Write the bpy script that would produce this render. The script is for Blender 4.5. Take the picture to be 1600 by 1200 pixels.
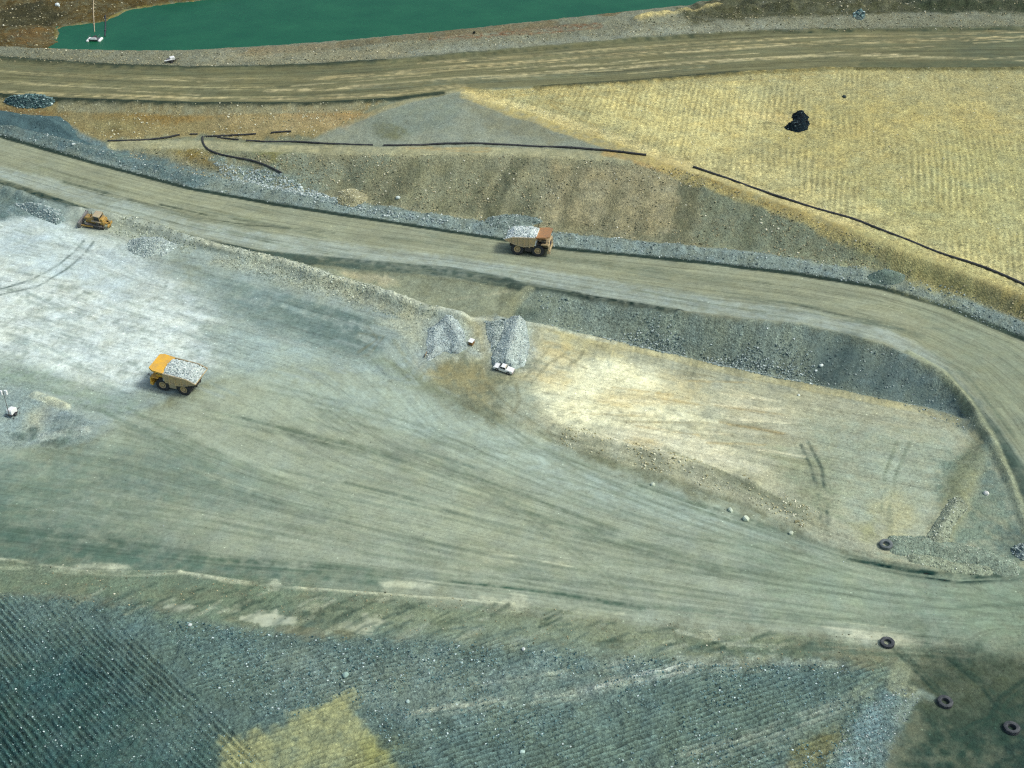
import bpy, bmesh, math, random
import numpy as np
from mathutils import Vector, Matrix, Euler
from mathutils.geometry import delaunay_2d_cdt

for o in list(bpy.data.objects):
    bpy.data.objects.remove(o)
scene = bpy.context.scene
COL = scene.collection
random.seed(11)
RNG = np.random.default_rng(11)
R = math.radians

# ------------------------------------------------------------------ camera
CAM_H, PITCH, FOC = 127.0, 32.3, 1900.0          # metres, degrees down, pixels at 1600 wide
cam = bpy.data.cameras.new('camera')
cam.sensor_width = 36.0
cam.lens = FOC / 1600.0 * 36.0
cam.clip_start = 1.0
cam.clip_end = 9000.0
cam_o = bpy.data.objects.new('camera', cam)
cam_o.location = (0, 0, CAM_H)
cam_o.rotation_euler = (R(90 - PITCH), 0, 0)
COL.objects.link(cam_o)
scene.camera = cam_o

# ------------------------------------------------------------------ sky, sun, exposure
SUN_EL, SUN_AZ = 52.0, 100.0                      # azimuth clockwise from +Y: light comes from the right
world = bpy.data.worlds.new('World')
scene.world = world
world.use_nodes = True
wn = world.node_tree.nodes
bg = wn['Background']
sky = wn.new('ShaderNodeTexSky')
sky.sky_type = 'NISHITA'
sky.sun_disc = False
sky.sun_elevation = R(SUN_EL)
sky.sun_rotation = R(SUN_AZ)
sky.air_density = 1.0
sky.dust_density = 4.0
sky.ozone_density = 1.0
world.node_tree.links.new(sky.outputs[0], bg.inputs[0])
bg.inputs[1].default_value = 0.14
sun = bpy.data.lights.new('sun', 'SUN')
sun.energy = 1.7
sun.angle = R(11.0)
sun.color = (1.0, 0.96, 0.90)
sun_o = bpy.data.objects.new('sun', sun)
_a, _e = R(SUN_AZ), R(SUN_EL)
_sd = Vector((math.sin(_a) * math.cos(_e), math.cos(_a) * math.cos(_e), math.sin(_e)))
sun_o.rotation_euler = _sd.to_track_quat('Z', 'Y').to_euler()
sun_o.location = (0, 200, 300)
COL.objects.link(sun_o)
scene.cycles.use_denoising = False
scene.cycles.filter_width = 1.2
scene.view_settings.view_transform = 'Standard'
scene.view_settings.look = 'None'
scene.view_settings.gamma = 1.0
scene.view_settings.use_curve_mapping = False
scene.view_settings.exposure = 0.1

# ------------------------------------------------------------------ colour and picture geometry helpers
GAIN = np.array([1.09, 1.085, 1.11])                 # how bright a flat white sheet renders, per channel
def lin(c):
    c = np.asarray(c, float) / 255.0
    return np.where(c <= 0.04045, c / 12.92, ((c + 0.055) / 1.055) ** 2.4)
def alb(c):
    """surface colour that shows as sRGB c on level ground under this light"""
    c = np.asarray(c, float)
    l = c.mean()
    t = min(1.0, max(0.0, (l - 58) / 72)); t = t * t * (3 - 2 * t)
    return lin(np.clip(c + np.array([9.0, 18.0, 14.0]) * t + np.array([-6.0, 3.0, 1.0]) * (1 - t), 2, 250)) / GAIN

_th = R(PITCH)
_F = np.array([0, math.cos(_th), -math.sin(_th)]); _U = np.array([0, math.sin(_th), math.cos(_th)])
def ray(px, py):
    d = _F + (px - 800.0) / FOC * np.array([1.0, 0, 0]) - (py - 600.0) / FOC * _U
    return d
def unproj(px, py, z):
    d = ray(px, py)
    t = (z - CAM_H) / d[2]
    return np.array([d[0] * t, d[1] * t, z])

# ------------------------------------------------------------------ numpy noise
def _hash(ix, iy, seed):
    h = (ix.astype(np.int64) * 374761393 + iy.astype(np.int64) * 668265263 + seed * 974711) & 0xffffffff
    h = ((h ^ (h >> 13)) * 1274126177) & 0xffffffff
    h = h ^ (h >> 16)
    return (h & 0xffff).astype(np.float32) / 65535.0
def vnoise(x, y, seed=0):
    ix, iy = np.floor(x), np.floor(y)
    fx, fy = (x - ix).astype(np.float32), (y - iy).astype(np.float32)
    fx = fx * fx * (3 - 2 * fx); fy = fy * fy * (3 - 2 * fy)
    a = _hash(ix, iy, seed); b = _hash(ix + 1, iy, seed); c = _hash(ix, iy + 1, seed); d = _hash(ix + 1, iy + 1, seed)
    return (a + (b - a) * fx) * (1 - fy) + (c + (d - c) * fx) * fy - 0.5
def fbm(x, y, seed=0, octaves=3, gain=0.5):
    s = np.zeros(np.shape(x), np.float32); a = 1.0; t = 0
    for i in range(octaves):
        s += a * vnoise(x * 2.03 ** i + 13.7 * i, y * 2.03 ** i - 7.1 * i, seed + i); t += a; a *= gain
    return s / t * 1.6
def sstep(a, b, x):
    t = np.clip((x - a) / (b - a), 0, 1)
    return t * t * (3 - 2 * t)

# ------------------------------------------------------------------ survey lines (photo pixel of each surveyed point, height in metres)
TF = [(-600, 60, 20), (0, 92, 21), (150, 102, 21.5), (300, 108, 22), (450, 105, 22.7), (600, 97, 23.4), (700, 88, 24), (850, 75, 24), (1000, 62, 24),
      (1200, 50, 24), (1400, 47, 24), (1600, 45, 24), (2200, 42, 24)]
TN = [(-600, 118, 20), (-250, 136, 20.6), (0, 148, 21), (100, 155, 21.3), (300, 162, 22), (480, 162, 22.7), (600, 155, 23.4), (720, 140, 24), (850, 135, 24), (1000, 125, 24),
      (1150, 112, 24), (1300, 105, 24), (1600, 105, 24), (2200, 108, 24)]
MF = [(-600, 134, 20), (-250, 157, 19.2), (0, 212, 16.2), (150, 255, 14.3), (300, 295, 12.6), (450, 322, 11.0), (600, 345, 9.9), (760, 370, 9.3), (880, 388, 9), (1000, 400, 8.8),
      (1100, 410, 8.6), (1250, 428, 8.2), (1380, 450, 7.4), (1480, 480, 6.5), (1600, 530, 5.3), (1720, 610, 4), (1820, 720, 2.5), (1860, 850, 1.2), (1830, 960, .3), (1720, 1025, 0), (1600, 1024, 0)]
MN = [(-600, 172, 19), (-250, 222, 17.8), (0, 285, 15.2), (130, 325, 13.8), (300, 372, 12.0), (480, 405, 10.5), (640, 425, 9.7), (800, 445, 9.2), (950, 472, 9), (1100, 495, 8.6),
      (1250, 510, 8.2), (1380, 540, 7.2), (1480, 590, 6.0), (1540, 660, 4.6), (1580, 720, 3.5), (1620, 790, 2.3), (1655, 850, 1.2), (1645, 885, .6), (1600, 897, .4)]
# crest of the low bank between the middle road and the yard / the quarry bench
BL = [(-600, 184, 19.2), (-250, 236, 18.2), (0, 297, 15.6), (60, 315, 15.0), (130, 334, 14.3), (230, 352, 13.2), (300, 378, 12.3), (370, 395, 11.7), (440, 412, 11.1), (500, 432, 10.6), (560, 450, 10.1), (620, 470, 9.6),
      (680, 488, 9.0), (720, 497, 8.4), (780, 499, 7.9), (850, 510, 6.9), (900, 522, 6), (960, 535, 5.0), (1000, 545, 4.5), (1100, 568, 3.6), (1200, 590, 3.0),
      (1300, 610, 2.7), (1400, 630, 2.7), (1470, 645, 2.8), (1510, 660, 3.0), (1540, 685, 3.1)]
PIPE_BENCH = [(-600, 126, 20), (-250, 147, 20), (0, 172, 18.6), (100, 203, 16.9), (170, 218, 16.1), (320, 213, 17), (440, 222, 17.6), (600, 228, 18.5), (800, 228, 19), (1010, 243, 19)]
BROWN_MID = [(-600, 122, 20), (-250, 141, 20.2), (0, 162, 19.6), (100, 178, 18.9), (200, 187, 18.7), (320, 190, 19.2), (420, 192, 19.9), (500, 188, 20.7)]
C1 = [(200, 231, 15.8), (320, 233, 16.5), (430, 241, 17.3), (600, 240, 18.3), (800, 240, 18.8), (950, 248, 18.8), (1040, 259, 18.3), (1080, 268, 17.8),
      (1200, 315, 15.7), (1350, 372, 13.6), (1500, 430, 11.6), (1600, 470, 10.2), (1800, 560, 8.5), (2100, 720, 6)]
TOE = [(-600, 130, 20), (-250, 151, 19.7), (0, 192, 17.2), (150, 236, 14.8), (300, 276, 12.9), (450, 304, 11.4), (600, 327, 10.1), (760, 352, 9.6), (880, 370, 9.3), (1000, 382, 9.1), (1100, 392, 8.9),
       (1250, 410, 8.4), (1380, 432, 7.6), (1480, 460, 6.7), (1600, 508, 5.5), (1740, 590, 4.2)]
FLOOR = [(560, 441, 8.7), (620, 455, 8.2), (690, 474, 7.7), (730, 486, 7.4), (770, 487, 7.3)]
DITCH = [(845, 505, 6.0), (900, 519, 4.4), (960, 532, 3.2), (1050, 555, 2.0), (1150, 577, 1.2), (1250, 597, .9), (1350, 617, 1.0), (1430, 634, 1.4), (1500, 655, 2.2)]
SC = [(830, 662, 3.4), (950, 690, 3.1), (1050, 715, 2.8), (1180, 755, 2.4), (1290, 820, 1.6), (1370, 858, 1.2)]
SF = [(830, 684, 2.5), (950, 716, 1.9), (1050, 746, 1.5), (1180, 790, 1.1), (1280, 845, .8), (1370, 880, .6)]
LOWER_FAR = [(1450, 893, .5), (1530, 900, .45)]
LOWER_EDGE = [(-600, 820, 4.2), (0, 878, 3), (280, 900, 2.3), (600, 930, 1.6), (1000, 980, .7), (1300, 1003, .2), (1500, 1018, 0)]
SHORE = [(78, 74, 19.4), (93, 62, 19.5), (90, 42, 19.5), (130, 38, 19.5), (165, 33, 19.5), (200, 14, 19.5), (260, 6, 19.5), (330, -2, 19.5), (450, -8, 19.5), (700, -16, 19.5), (1000, -24, 19.5), (1250, -34, 19.5)]
PBERM = [(-600, 42, 22), (0, 72, 22.7), (80, 75, 23.0), (180, 78, 23.3), (290, 78, 23.6), (400, 72, 24.3), (530, 63, 25.1), (700, 47, 26.2), (850, 31, 26.3), (960, 19, 26.4),
         (1060, 8, 26.5), (1160, -4, 26.5)]
PBACK = [(80, 79, 18.6), (180, 82, 18.6), (290, 82, 18.6), (400, 76, 18.6), (530, 68, 18.6), (700, 53, 18.6), (850, 38, 18.6), (960, 27, 18.6), (1060, 16, 18.6), (1160, 4, 18.6)]
RB = [(1000, 42, 26), (1200, 26, 26.5), (1400, 22, 26.5), (1600, 22, 26.5), (2200, 20, 26)]
LOOSE = [(0, 40, 21.5), (60, 45, 20.6), (0, 5, 23), (120, 12, 21.5), (180, -8, 22), (300, -20, 22), (1150, 8, 25), (1350, 0, 26), (1600, -3, 27),
         (120, 55, 18.2), (200, 55, 17.5), (300, 40, 17), (500, 20, 17), (700, 5, 17), (900, -8, 17.4), (1100, -18, 18),
         (1200, 180, 20.6), (1400, 160, 21.6), (1600, 180, 20.6), (1400, 280, 17.4), (1600, 320, 15.2), (1200, 250, 18.2), (950, 180, 21.3), (2100, 300, 17), (2100, 180, 21),
         (0, 340, 14.3), (0, 450, 11.3), (150, 440, 10.8), (0, 600, 7.6), (300, 600, 6.3), (0, 720, 4.7), (300, 720, 4.1), (-500, 450, 13), (-500, 650, 8.5),
         (200, 390, 12.0), (350, 440, 9.8), (460, 470, 8.8), (560, 500, 7.8), (500, 560, 6), (500, 700, 3.6), (800, 760, 2.0), (800, 850, 1.5), (1100, 860, .9), (700, 620, 3.9), (600, 560, 5.8),
         (660, 566, 5.2), (790, 588, 4.6), (860, 566, 4.6), (850, 610, 4.1), (1000, 610, 3.6), (1200, 660, 2.5), (1400, 700, 2.1), (1500, 720, 2.2), (1350, 800, 1.6), (1100, 690, 2.8),
         (1550, 780, 1.9), (1600, 830, 1.2), (1590, 868, .7), (1480, 820, 1.5),
         (0, 960, 3), (0, 1200, 2.5), (500, 1200, 1), (1000, 1200, .4), (1600, 1200, -.4), (600, 1000, 1.3), (1200, 1080, .2), (1600, 1080, -.2), (-300, 1500, 2.5), (800, 1500, .2), (1900, 1500, -.5), (2100, 1150, -.4),
         (-600, 1000, 4), (1720, 1120, -.2)]

pts = []
def resample(line, step=2.5):
    w = [unproj(*p) for p in line]
    out = [w[0]]
    for a, b in zip(w[:-1], w[1:]):
        n = max(1, int(np.linalg.norm(b - a) / step))
        for i in range(1, n + 1):
            out.append(a + (b - a) * i / n)
    return out
for line in (TF, TN, MF, MN, BL, PIPE_BENCH, BROWN_MID, C1, TOE, FLOOR, DITCH, SC, SF, LOWER_FAR, LOWER_EDGE, SHORE, PBERM, PBACK, RB):
    pts += resample(line)
pts += [unproj(*p) for p in LOOSE]
for x, y, z in [(-900, 1400, 30), (0, 1400, 30), (900, 1400, 30), (-900, 420, 22), (900, 420, 25), (-900, 60, 6), (900, 60, -1), (-600, -200, 3), (0, -200, 1), (600, -200, -1),
                (-4000, 7000, 40), (4000, 7000, 40), (0, 7000, 40), (-5000, 100, 10), (5000, 100, 0), (-3000, -1500, 2), (3000, -1500, 0),
                (-250, 560, 24), (0, 560, 20), (250, 560, 28), (0, 700, 24), (400, 620, 28), (-400, 600, 25)]:
    pts.append(np.array([x, y, z], float))
P = np.array(pts)
cdt = delaunay_2d_cdt([Vector((p[0], p[1])) for p in P], [], [], 0, 1e-4)
TV = np.array([[v.x, v.y] for v in cdt[0]])
TZ = np.array([P[o[0], 2] for o in cdt[3]])
TT = [tuple(f) for f in cdt[2]]

# ------------------------------------------------------------------ terrain grid: rows run left-right and thin out with distance
ys = [96.0]
while ys[-1] < 455: ys.append(ys[-1] + 0.17 * (ys[-1] / 105.0) ** 1.35)
ys_far = [ys[-1]]
while ys_far[-1] < 6500: ys_far.append(ys_far[-1] * 1.06 + 0.5)
ys_near = [-1200, -500, -150, 0, 40, 65, 80, 88, 92]
YS = np.array(ys_near + ys + ys_far[1:])
us = list(np.linspace(-1.22, 1.22, 1101))
uo = [1.26, 1.32, 1.42, 1.6, 1.9, 2.4, 3.2, 4.6, 7, 12, 25]
US = np.array([-u for u in reversed(uo)] + us + uo)
NU, NV = len(US), len(YS)
def halfw(y):
    return 20.0 + 0.437 * np.maximum(y, 60.0)
VX = (US[None, :] * halfw(YS)[:, None]).astype(np.float64)
VY = np.repeat(YS[:, None], NU, 1).astype(np.float64)
VZ = np.full((NV, NU), np.nan)
for t in TT:
    (x0, y0), (x1, y1), (x2, y2) = TV[t[0]], TV[t[1]], TV[t[2]]
    det = (y1 - y2) * (x0 - x2) + (x2 - x1) * (y0 - y2)
    if abs(det) < 1e-9: continue
    r0 = max(0, np.searchsorted(YS, min(y0, y1, y2)) - 1); r1 = min(NV, np.searchsorted(YS, max(y0, y1, y2)) + 1)
    if r1 <= r0: continue
    xs_, hs = [x0, x1, x2], halfw(YS[r0:r1])
    umin = min((min(xs_) / hs).min(), (min(xs_) / hs).max()); umax = max((max(xs_) / hs).max(), (max(xs_) / hs).min())
    c0 = max(0, np.searchsorted(US, umin) - 1); c1 = min(NU, np.searchsorted(US, umax) + 1)
    if c1 <= c0: continue
    X, Y = VX[r0:r1, c0:c1], VY[r0:r1, c0:c1]
    a = ((y1 - y2) * (X - x2) + (x2 - x1) * (Y - y2)) / det
    b = ((y2 - y0) * (X - x2) + (x0 - x2) * (Y - y2)) / det
    c = 1 - a - b
    m = (a > -1e-7) & (b > -1e-7) & (c > -1e-7)
    z = a * TZ[t[0]] + b * TZ[t[1]] + c * TZ[t[2]]
    VZ[r0:r1, c0:c1][m] = z[m]
VZ[np.isnan(VZ)] = 10.0
def blur(a, n):
    for _ in range(n):
        b = a.copy(); b[1:-1] = 0.25 * a[:-2] + 0.5 * a[1:-1] + 0.25 * a[2:]; a = b
        b = a.copy(); b[:, 1:-1] = 0.25 * a[:, :-2] + 0.5 * a[:, 1:-1] + 0.25 * a[:, 2:]; a = b
    return a
VZ = blur(VZ, 5)
VZ[VY > 900] += 0.0

def height(x, y):
    """terrain height at world points, bilinear"""
    x, y = np.asarray(x, float), np.asarray(y, float)
    vi = np.clip(np.searchsorted(YS, y) - 1, 0, NV - 2)
    fv = np.clip((y - YS[vi]) / (YS[vi + 1] - YS[vi]), 0, 1)
    u = x / halfw(y)
    ui = np.clip(np.searchsorted(US, u) - 1, 0, NU - 2)
    fu = np.clip((u - US[ui]) / (US[ui + 1] - US[ui]), 0, 1)
    return (VZ[vi, ui] * (1 - fu) + VZ[vi, ui + 1] * fu) * (1 - fv) + (VZ[vi + 1, ui] * (1 - fu) + VZ[vi + 1, ui + 1] * fu) * fv
_T = np.concatenate([np.linspace(60, 420, 1400), np.linspace(421, 3000, 600)])
def gp(px, py):
    """first terrain point seen through a photo pixel, used to survey where things stand"""
    d = ray(px, py)
    x, y, z = d[0] * _T, d[1] * _T, CAM_H + d[2] * _T
    g = z - height(x, y)
    i = np.argmax(g < 0)
    if i == 0: return unproj(px, py, 10.0)
    t = _T[i - 1] + (_T[i] - _T[i - 1]) * g[i - 1] / (g[i - 1] - g[i])
    q = CAM_H + d * 0
    return np.array([d[0] * t, d[1] * t, float(height(d[0] * t, d[1] * t))])
def gpl(line):
    return np.array([gp(p[0], p[1])[:2] for p in line])

FX, FY = VX.ravel(), VY.ravel()
def near(xmin, xmax, ymin, ymax):
    r0, r1 = np.searchsorted(YS, ymin), np.searchsorted(YS, ymax)
    sub = np.nonzero((VX[r0:r1] >= xmin) & (VX[r0:r1] <= xmax))
    return (sub[0] + r0) * NU + sub[1]
def seg_dist(line, x, y):
    """distance, arc length of the nearest point and side of a polyline"""
    best = np.full(x.shape, 1e18); arc = np.zeros(x.shape); side = np.zeros(x.shape); s = 0.0
    for a, b in zip(line[:-1], line[1:]):
        e = b - a; L2 = e @ e
        if L2 < 1e-9: continue
        L = math.sqrt(L2)
        t = np.clip(((x - a[0]) * e[0] + (y - a[1]) * e[1]) / L2, 0, 1)
        dx, dy = x - a[0] - t * e[0], y - a[1] - t * e[1]
        d2 = dx * dx + dy * dy
        m = d2 < best
        best = np.where(m, d2, best); arc = np.where(m, s + t * L, arc)
        side = np.where(m, np.sign(e[0] * dy - e[1] * dx), side)
        s += L
    return np.sqrt(best), arc, side
def inside(poly, x, y):
    r = np.zeros(x.shape, bool)
    n = len(poly)
    for i in range(n):
        (xa, ya), (xb, yb) = poly[i], poly[(i + 1) % n]
        if ya == yb: continue
        c = ((ya > y) != (yb > y)) & (x < (xb - xa) * (y - ya) / (yb - ya) + xa)
        r ^= c
    return r
def poly_sd(poly, pad):
    """indices near a polygon and signed distance (positive inside)"""
    p = np.asarray(poly)
    idx = near(p[:, 0].min() - pad, p[:, 0].max() + pad, p[:, 1].min() - pad, p[:, 1].max() + pad)
    x, y = FX[idx], FY[idx]
    d, _, _ = seg_dist(np.vstack([p, p[:1]]), x, y)
    return idx, np.where(inside(p, x, y), d, -d)
def line_near(line, pad):
    p = np.asarray(line)
    idx = near(p[:, 0].min() - pad, p[:, 0].max() + pad, p[:, 1].min() - pad, p[:, 1].max() + pad)
    d, arc, side = seg_dist(p, FX[idx], FY[idx])
    m = d < pad
    return idx[m], d[m], arc[m], side[m]
def pix(line):
    return [(p[0], p[1]) for p in line]

# survey every outline once on the smooth terrain, then add relief
ZF = VZ.ravel()
# ------------------------------------------------------------------ zones (outlines in photo pixels, surveyed onto the terrain)
LOW_UP = [(-600, 610), (0, 705), (140, 692), (230, 640), (330, 595), (500, 565), (650, 605), (760, 650), (850, 690), (1000, 748), (1130, 795), (1280, 850), (1380, 884), (1450, 894), (1530, 901), (1600, 897)]
LOW_DN = [(1600, 1024), (1500, 1018), (1300, 1003), (1000, 980), (600, 930), (280, 900), (0, 878), (-600, 820)]
Z_TOP = pix(TF) + pix(TN)[::-1]
Z_MID = pix(MF) + [(1600, 897), (1645, 885), (1655, 850), (1620, 790)] + pix(MN)[::-1][4:]
Z_LOW = LOW_UP + LOW_DN
Z_FIELD = [(728, 141), (850, 136), (1000, 126), (1150, 113), (1300, 106), (1600, 106), (2200, 109), (2200, 640), (1800, 552), (1600, 462), (1500, 420), (1350, 362), (1200, 306), (1085, 262), (1010, 240), (880, 196), (790, 165)]
Z_SLOPE = [(200, 231), (320, 233), (430, 241), (600, 241), (800, 241), (950, 249), (1040, 260), (1080, 269), (1200, 316), (1350, 373), (1500, 431), (1600, 471), (1800, 562), (1740, 590), (1600, 508), (1480, 460), (1380, 432), (1250, 410), (1100, 392), (1000, 382), (880, 370), (760, 352), (600, 327), (450, 304), (300, 276), (190, 246)]
Z_EMB = [(828, 452), (950, 474), (1100, 497), (1250, 512), (1380, 542), (1480, 592), (1540, 662), (1555, 690), (1541, 686), (1512, 660), (1472, 645), (1400, 630), (1300, 610), (1200, 590), (1100, 568), (1000, 545), (900, 522), (850, 510), (785, 499)]
Z_BENCH = [(850, 511), (900, 523), (1000, 546), (1100, 569), (1200, 591), (1300, 611), (1400, 631), (1470, 646), (1510, 661), (1541, 686), (1600, 800), (1600, 890), (1540, 900), (1450, 893), (1370, 880), (1280, 845), (1180, 790), (1050, 746), (950, 716), (830, 684), (780, 650), (830, 580)]
Z_DUMP = [(-600, 900), (0, 930), (150, 925), (300, 965), (500, 990), (800, 1000), (1000, 1020), (1100, 1030), (1300, 1025), (1390, 1040), (1400, 1090), (1370, 1200), (1340, 1500), (-600, 1500)]
Z_YARD = pix(BL)[:14] + [(700, 560), (650, 605), (500, 565), (330, 595), (230, 640), (140, 692), (0, 705), (-600, 610)]
Z_TRI = [(722, 141), (790, 165), (880, 196), (1010, 241), (900, 233), (760, 228), (600, 229), (480, 222), (540, 195), (600, 168), (660, 152)]
Z_BROWN = [(-600, 119), (-250, 138), (0, 152), (100, 158), (300, 164), (480, 164), (600, 158), (560, 185), (490, 218), (420, 220), (318, 214), (180, 222), (110, 205), (0, 180), (-250, 149), (-600, 129)]
Z_PBERM = [(-600, 42), (0, 70), (80, 75), (180, 78), (290, 78), (400, 72), (530, 63), (700, 47), (850, 31), (960, 19), (1060, 8), (1160, -4), (1600, -10), (2200, -10), (2200, 40), (1600, 44), (1400, 46), (1200, 49), (1000, 61), (850, 74), (700, 87), (600, 96), (450, 104), (300, 107), (150, 101), (0, 91), (-600, 58)]
GP = {k: gpl(v) for k, v in dict(top=Z_TOP, mid=Z_MID, low=Z_LOW, field=Z_FIELD, slope=Z_SLOPE, emb=Z_EMB, bench=Z_BENCH, dump=Z_DUMP, yard=Z_YARD, tri=Z_TRI, brown=Z_BROWN, pberm=Z_PBERM).items()}
N = NU * NV
SD = {}
for k, p in GP.items():
    d = np.full(N, -60.0, np.float32)
    i, s = poly_sd(p, 12.0)
    d[i] = s
    SD[k] = d

# ------------------------------------------------------------------ flow lines for wheel streaks (metres along, metres across)
FLOW = np.zeros((N, 2), np.float32)
def flow(mask_pts, A, B, width):
    A, B = gpl(A), gpl(B)
    idx = np.nonzero(mask_pts)[0]
    da, arc, _ = seg_dist(A, FX[idx], FY[idx]); db, _, _ = seg_dist(B, FX[idx], FY[idx])
    FLOW[idx, 0] = arc; FLOW[idx, 1] = da / (da + db + 1e-6) * width
flow(SD['top'] > -8, pix(TF), pix(TN), 40)
flow(SD['mid'] > -8, pix(MF), pix(MN), 30)
YTOP = pix(BL)[:13] + [(760, 640), (850, 690), (1000, 748), (1130, 795), (1280, 850), (1380, 884), (1450, 894), (1530, 901), (1640, 890)]
flow(((SD['low'] > -8) | (SD['yard'] > -8)) & (SD['mid'] < -8), YTOP, LOW_DN[::-1] + [(1700, 1030)], 95)
i_ = np.nonzero((SD['bench'] > -8) & (SD['low'] < -8) & (SD['mid'] < -8))[0]
_bd = gp(1300, 690)[:2] - gp(900, 600)[:2]; _bd /= np.linalg.norm(_bd)
FLOW[i_, 0] = FX[i_] * _bd[0] + FY[i_] * _bd[1]; FLOW[i_, 1] = FY[i_] * _bd[0] - FX[i_] * _bd[1]

# ------------------------------------------------------------------ ground colours: layers of soft-edged patches over a grey base
COLR = np.zeros((N, 3), np.float32)
PAR = np.zeros((N, 3), np.float32)                # grain, streak, bump
n_big = fbm(FX / 22, FY / 22, 3, 3)
n_mid = fbm(FX / 5, FY / 5, 7, 3)
n_fine = fbm(FX / 1.1, FY / 1.1, 9, 2)
n_brk = np.where(FLOW[:, 0] != 0, fbm(FLOW[:, 0] / 16, FLOW[:, 1] / 1.8, 12, 4), n_mid)
COLR[:] = alb((118, 118, 98))
PAR[:] = (0.6, 0.0, 0.6)
def put(idx, a, col, par=None):
    a = a.astype(np.float32)
    if col is not None:
        c = alb(col).astype(np.float32)
        COLR[idx] += (c - COLR[idx]) * a[:, None]
    if par is not None:
        PAR[idx] += (np.array(par, np.float32) - PAR[idx]) * a[:, None]
def zone(key, col, par=None, soft=1.0, rag=1.5, op=1.0):
    idx = np.nonzero(SD[key] > -12)[0]
    d = SD[key][idx] + rag * (n_mid[idx] + 0.5 * n_fine[idx])
    put(idx, sstep(-soft, soft, d) * op, col, par)
def patch(poly, col, soft=2.0, rag=3.0, op=1.0, par=None, brk=0.0):
    """a stain, spill or painted darkening; brk breaks it up"""
    idx, d = poly_sd(gpl(poly), soft + rag + 3)
    d = d + rag * (1.2 * n_brk[idx] + 0.5 * n_fine[idx] + 0.5 * n_big[idx])
    a = sstep(-soft, soft, d) * op
    a = a * np.clip(.95 + .5 * n_fine[idx] + .3 * n_mid[idx], 0, 1.1)
    if brk: a = a * sstep(-0.4, 0.4, n_brk[idx] + 0.6 * n_fine[idx] + (0.35 - brk) * 0.9)
    put(idx, a, col, par)
def blob(cx, cy, rx, ry, col, **k):
    patch([(cx + rx * math.cos(t), cy + ry * math.sin(t)) for t in np.linspace(0, 6.283, 14)[:-1]], col, **k)
def stroke(line, w, col, op=1.0, soft=0.5, brk=0.0, par=None, wob=0.3, solid=False):
    idx, d, arc, side = line_near(gpl(line), w * 2 + 2.5)
    d0 = d
    d = np.abs(d + wob * (n_mid[idx] + n_fine[idx] * .5))
    a = (1 - sstep(w * 0.5 - soft * 0.5, w * 0.5 + soft, d)) * op
    if not solid: a = a * np.clip(.9 + .7 * n_fine[idx] + .3 * vnoise(FX[idx] / .45, FY[idx] / .45, 23), 0, 1.15)
    if brk and w > .75: a = a * np.clip(.62 + 1.5 * vnoise(arc / 16.0, side * d0 / .42 + 5, 27), .05, 1.25)
    if brk: a = a * sstep(-0.45, 0.45, fbm(arc / 8.0, side * d0 / 1.2 + 3, 21, 3) * 1.2 + 0.5 * n_fine[idx] + (0.4 - brk))
    put(idx, a, col, par)

zone('pberm', (122, 119, 101), (1.1, 0, 1.2))
zone('brown', (138, 122, 84), (0.9, 0, 1.0), rag=4)
zone('tri', (130, 132, 118), (0.6, 0, 0.7), rag=1)
zone('slope', (132, 127, 102), (.95, 0, 1.4), rag=1)
zone('field', (160, 150, 106), (1.25, 0, 1.0), rag=1.2, soft=.6)
zone('yard', (143, 153, 147), (0.5, 0.9, 0.35), rag=1)
zone('bench', (164, 162, 138), (0.6, 0.9, 0.5), rag=1)
zone('dump', (92, 108, 104), (1.2, 0, 1.4), rag=3, soft=2)
# --- far bank of the pond, left
patch([(-500, -200), (380, -200), (330, -2), (260, 6), (200, 14), (165, 33), (130, 38), (90, 42), (93, 62), (78, 76), (0, 72), (-500, 40)], (92, 76, 48), soft=1, rag=2, par=(1.2, 0, 1.6))
patch([(0, 15), (60, 5), (110, 25), (60, 40), (0, 45)], (60, 54, 38), op=.8)
patch([(5, 50), (70, 45), (80, 65), (30, 72)], (110, 82, 48), op=.7)
stroke([(78, 76), (93, 63), (90, 43), (130, 39), (165, 34), (200, 15), (260, 7), (330, -1)], 1.8, (132, 120, 62), op=.7, brk=.05)
# --- top right dark hummocks
patch([(1060, 12), (1150, 0), (1700, -40), (1700, 18), (1400, 20), (1200, 26), (1080, 38)], (86, 82, 62), soft=1.5, rag=3, par=(1.3, 0, 1.6))
patch([(1380, 2), (1700, -20), (1700, 22), (1450, 20)], (62, 66, 50), op=.7)
stroke([(830, 30), (950, 22), (1060, 8)], 5, (110, 92, 62), op=.8)
stroke([(1000, 32), (1060, 22), (1120, 12)], 3.5, (176, 160, 110), op=.85)
stroke([(680, 62), (780, 52), (860, 46), (930, 40)], 4.5, (122, 78, 50), op=.75, brk=.2)
stroke([(540, 68), (660, 56), (760, 46), (860, 36)], 5, (112, 98, 74), op=.8)
patch([(330, 82), (480, 78), (600, 74), (640, 84), (560, 93), (420, 98), (330, 98)], (140, 132, 108), op=.7)
patch([(350, 76), (520, 68), (560, 76), (400, 86)], (128, 104, 74), op=.5)
patch([(640, 80), (900, 58), (1200, 33), (1250, 44), (1000, 58), (800, 75), (650, 88)], (132, 132, 118), op=.8, rag=1, par=(1.1, 0, 1.1))
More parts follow.
